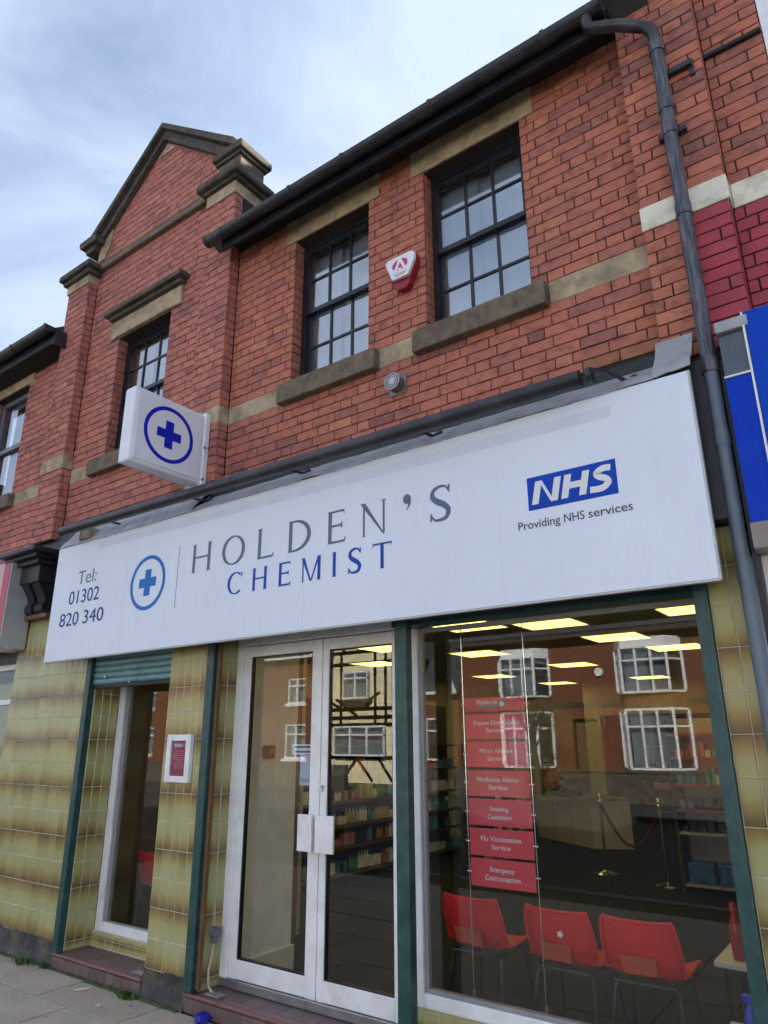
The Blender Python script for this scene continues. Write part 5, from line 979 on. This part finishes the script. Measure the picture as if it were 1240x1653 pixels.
ob('eaves', BOX(-14.3, -2.9, OY - .3, OY + .45, 5.12, 5.3), 'timber_black', hb_); ob('roof', MB().prism([(OY + .5, 5.3), (OY - 4.2, 8.9), (OY - 9, 5.3)], -14.3, -2.9, 'x'), 'slate', hb_)
ob('stone_course', BOX(-14.2, -3.0, OY, OY + .03, 2.75, 2.9), 'timber_black', hb_); ob('side_wall', MB().box(-14.2, -14.0, OY - 8, OY - .3, 0, 5.1).box(-3.2, -3.0, OY - 8, OY - .3, 0, 5.1).box(-14.2, -3.0, OY - 8.2, OY - 8, 0, 5.1), 'house_brick', hb_); ob('alarm_disc', MB().tube([(-8.6, OY, 3.9), (-8.6, OY + .1, 3.9)], .15, 16), 'house_white', hb_)
ht = house('half_timbered_house', 'cream half timbered gabled house across the street, mirrored in the door glass', -21.3, -16.9, 5, 8, 'render_cream')
ob('wall', MB().prism([(-21.3, 0), (-16.9, 0), (-16.9, 5.3), (-19.1, 8.0), (-21.3, 5.3)], OY - .3, OY + .3), 'render_cream', ht)
tm = []
for z, a, b_ in ((5.35, -21.3, -16.9), (4.85, -21.3, -16.9), (2.95, -21.3, -16.9), (2.60, -21.3, -16.9), (1.0, -21.3, -16.9), (2.3, -21.3, -16.9)): tm.append(((a, z), (b_, z), .13))
for x in (-21.2, -20.6, -20.0, -18.15, -17.6, -17.0): tm.append(((x, 2.3), (x, 5.35), .11))
for x in (-20.9, -19.9, -19.1, -18.3, -17.3): tm.append(((x, 5.35), (x, 8.0 - abs(x + 19.1) * 1.22), .11))
tm += [((-21.2, 3.55), (-19.9, 2.95), .10), ((-19.1, 2.95), (-17.9, 3.6), .10), ((-20.3, 3.4), (-19.1, 2.65), .1), ((-19.9, 5.4), (-19.1, 6.6), .10), ((-18.3, 5.4), (-19.1, 6.6), .10), ((-20.8, 1.0), (-20.2, .1), .1), ((-18, 1.0), (-17.3, .1), .1), ((-19.9, .1), (-19.1, .95), .1), ((-18.3, .1), (-19.1, .95), .1)]
for k, (p, q_, t) in enumerate(tm): ob('timber', MB().ribbon([p, q_], [t, t], OY + .30, OY + .345 + .002 * (k % 9)), 'timber_black', ht)
win_unit(ht, -19.75, -18.4, 3.35, 4.5, OY + .45, 2, .25); win_unit(ht, -20.2, -17.55, 1.05, 2.25, OY + .45, 3, .3); ob('window_bracket', MB().prism([(-19.9, 3.3), (-18.25, 3.3), (-18.6, 3.0), (-19.5, 3.0)], OY + .35, OY + .55), 'timber_black', ht)
for s_ in (-1, 1): ob('barge_board', MB().ribbon([(-19.1 + s_ * 2.6, 4.95), (-19.1, 8.15)], [.28, .28], OY + .46 + .004 * s_, OY + .56 + .004 * s_), 'timber_black', ht)
ob('roof', MB().prism([(-21.8, 4.85), (-19.1, 8.15), (-16.4, 4.85), (-16.4, 5.0), (-19.1, 8.32), (-21.8, 5.0)], OY - 8, OY + .44), 'slate', ht); ob('side_wall', MB().box(-21.3, -21.1, OY - 8, OY - .3, 0, 5.2).box(-17.1, -16.9, OY - 8, OY - .3, 0, 5.2), 'render_cream', ht)
hl = house('plain_brick_house', 'red brick house left of the half timbered one across the street', -29, -21.9, 5.2, 8, 'house_brick'); ob('wall', holes_wall(MB(), -29, -21.9, OY - .3, OY, 0, 5.3, [(-23.5, -22.4, 3.3, 4.45), (-23.6, -22.3, .9, 2.4), (-26.5, -25.3, 3.3, 4.45), (-26.6, -25.2, .9, 2.4)]), 'house_brick', hl)
for a in ((-23.5, -22.4, 3.3, 4.45), (-23.6, -22.3, .9, 2.4), (-26.5, -25.3, 3.3, 4.45), (-26.6, -25.2, .9, 2.4)): win_unit(hl, *a, OY - .15, 2, .3); ob('sill', BOX(a[0] - .1, a[1] + .1, OY - .1, OY + .08, a[2] - .12, a[2] - .003), 'house_white', hl)
ob('eaves', BOX(-29.1, -21.7, OY - .3, OY + .4, 5.31, 5.45), 'house_white', hl); ob('roof', MB().prism([(OY + .5, 5.46), (OY - 4.2, 8.6), (OY - 9, 5.46)], -29.1, -21.85, 'x'), 'slate', hl); ob('side_wall', MB().box(-29, -28.8, OY - 8, OY - .31, 0, 5.3).box(-22.1, -21.9, OY - 8, OY - .31, 0, 5.3), 'house_brick', hl)
hs = house('slate_roofed_house', 'low slate roofed building between the half timbered and the bay windowed house', -16.3, -14.4, 3.2, 6.5, 'house_brick'); ob('wall', BOX(-16.2, -14.4, OY - 6, OY - .2, 0, 3.4), 'house_brick', hs); ob('roof', MB().prism([(OY + .1, 3.45), (OY - 3, 7.0), (OY - 6.2, 3.45)], -16.3, -14.35, 'x'), 'slate', hs); ob('gutter', MB().tube([(-16.35, OY + .12, 3.45), (-14.33, OY + .12, 3.45)], .07, 8), 'house_white', hs); ob('barge_board', MB().tube([(-14.42, OY + .14, 3.5), (-15.5, OY - .9, 4.75), (-15.9, OY - 2.2, 6.1)], .09, 6), 'house_white', hs); win_unit(hs, -15.9, -14.8, .9, 2.5, OY - .19, 2, .3)
def white_house(name, label, x0, x1, mat='house_white'):
    h = house(name, label, x0, x1, 5.4, 8.8, mat); n = 3; w_ = (x1 - x0) / n; H = []
    for k in range(n):
        xc = x0 + (k + .5) * w_; H += [(xc - .65, xc + .65, 3.35, 4.6), (xc - .75, xc + .75, .95, 2.4)]
    ob('wall', holes_wall(MB(), x0, x1, OY - .3, OY, 0, 5.45, H), mat, h)
    for a in H: win_unit(h, *a, OY - .15, 2, .3); ob('sill', BOX(a[0] - .1, a[1] + .1, OY - .1, OY + .08, a[2] - .12, a[2] - .003), 'stone', h)
    ob('eaves', BOX(x0 - .1, x1 + .1, OY - .3, OY + .4, 5.46, 5.6), 'house_white', h); ob('roof', MB().prism([(OY + .5, 5.61), (OY - 4.2, 9.0), (OY - 9, 5.61)], x0 - .1, x1 + .1, 'x'), 'slate', h)
    ob('side_wall', MB().box(x0, x0 + .2, OY - 8, OY - .31, 0, 5.4).box(x1 - .2, x1, OY - 8, OY - .31, 0, 5.4), mat, h)
white_house('added_house', 'white rendered house added across the street to bounce sunlight, right of the bay windowed house', -2.3, 5.2); white_house('added_house', 'white rendered house added across the street to bounce sunlight, far right', 6.2, 14.5); white_house('added_house', 'plain brick house with three windows across the street, far left', -38.5, -30, 'house_brick')  # white ones added out of view to bounce sunlight onto the shopfront
for k, (a, b_) in enumerate(((-29, -22), (-21.5, -17), (-14, -9.9), (-8.8, -3))): 
    g_ = ob('garden_wall', MB().cbox(a, b_, -17.2, -16.98, -.1, .75, b=.01)            .cbox(a - .03, b_ + .03, -17.24, -16.94, .752, .82, b=.015), 'stone_soot', label=('low brick garden wall before the plain brick house', 'low brick garden wall before the half timbered house', 'low brick garden wall left of the arched door', 'low brick garden wall right of the arched door')[k], category='wall', group='garden walls across the street')
ob('front_gardens', BOX(GX0, GX1, -60, -17.25, -.3, -.02), 'earth', kind='structure')
tr = thing('street_tree', 'small pale blossoming street tree across the road, mirrored in the big window', 'tree', (-9.8, -17.6, 0))
ob('trunk', MB().tube([(-9.8, -17.6, -.1), (-9.78, -17.6, .9), (-9.85, -17.55, 1.7), (-9.8, -17.6, 2.3)], [.11, .09, .07, .04], 10), 'bark', tr, smooth=True)
for a in range(7):
    t = a * .9; ob('limb', MB().tube([(-9.82, -17.58, 1.4 + .1 * a), (-9.82 + .4 * math.cos(t), -17.58 + .4 * math.sin(t), 1.9 + .12 * a), (-9.82 + 1.0 * math.cos(t), -17.58 + 1.0 * math.sin(t), 2.3 + .15 * a)], [.04, .025, .01], 6), 'bark', tr)
cw = MB()
for k in range(1500):
    cl = k % 9; t = cl * .7; c = Vector((-9.82 + .85 * math.cos(t) * (1 if cl else 0), -17.58 + .85 * math.sin(t) * (1 if cl else 0), 2.2 + .16 * cl % .9)); p = c + Vector((random.gauss(0, .28), random.gauss(0, .28), random.gauss(0, .24))); s_ = random.uniform(.03, .06); u = Vector((random.gauss(0, 1), random.gauss(0, 1), random.gauss(0, 1))).normalized(); v = u.orthogonal().normalized(); cw.add([p - u * s_, p + v * s_ * .5, p + u * s_, p - v * s_ * .5], [(0, 1, 2, 3)])
ob('crown', cw, 'tree_leaf', tr)
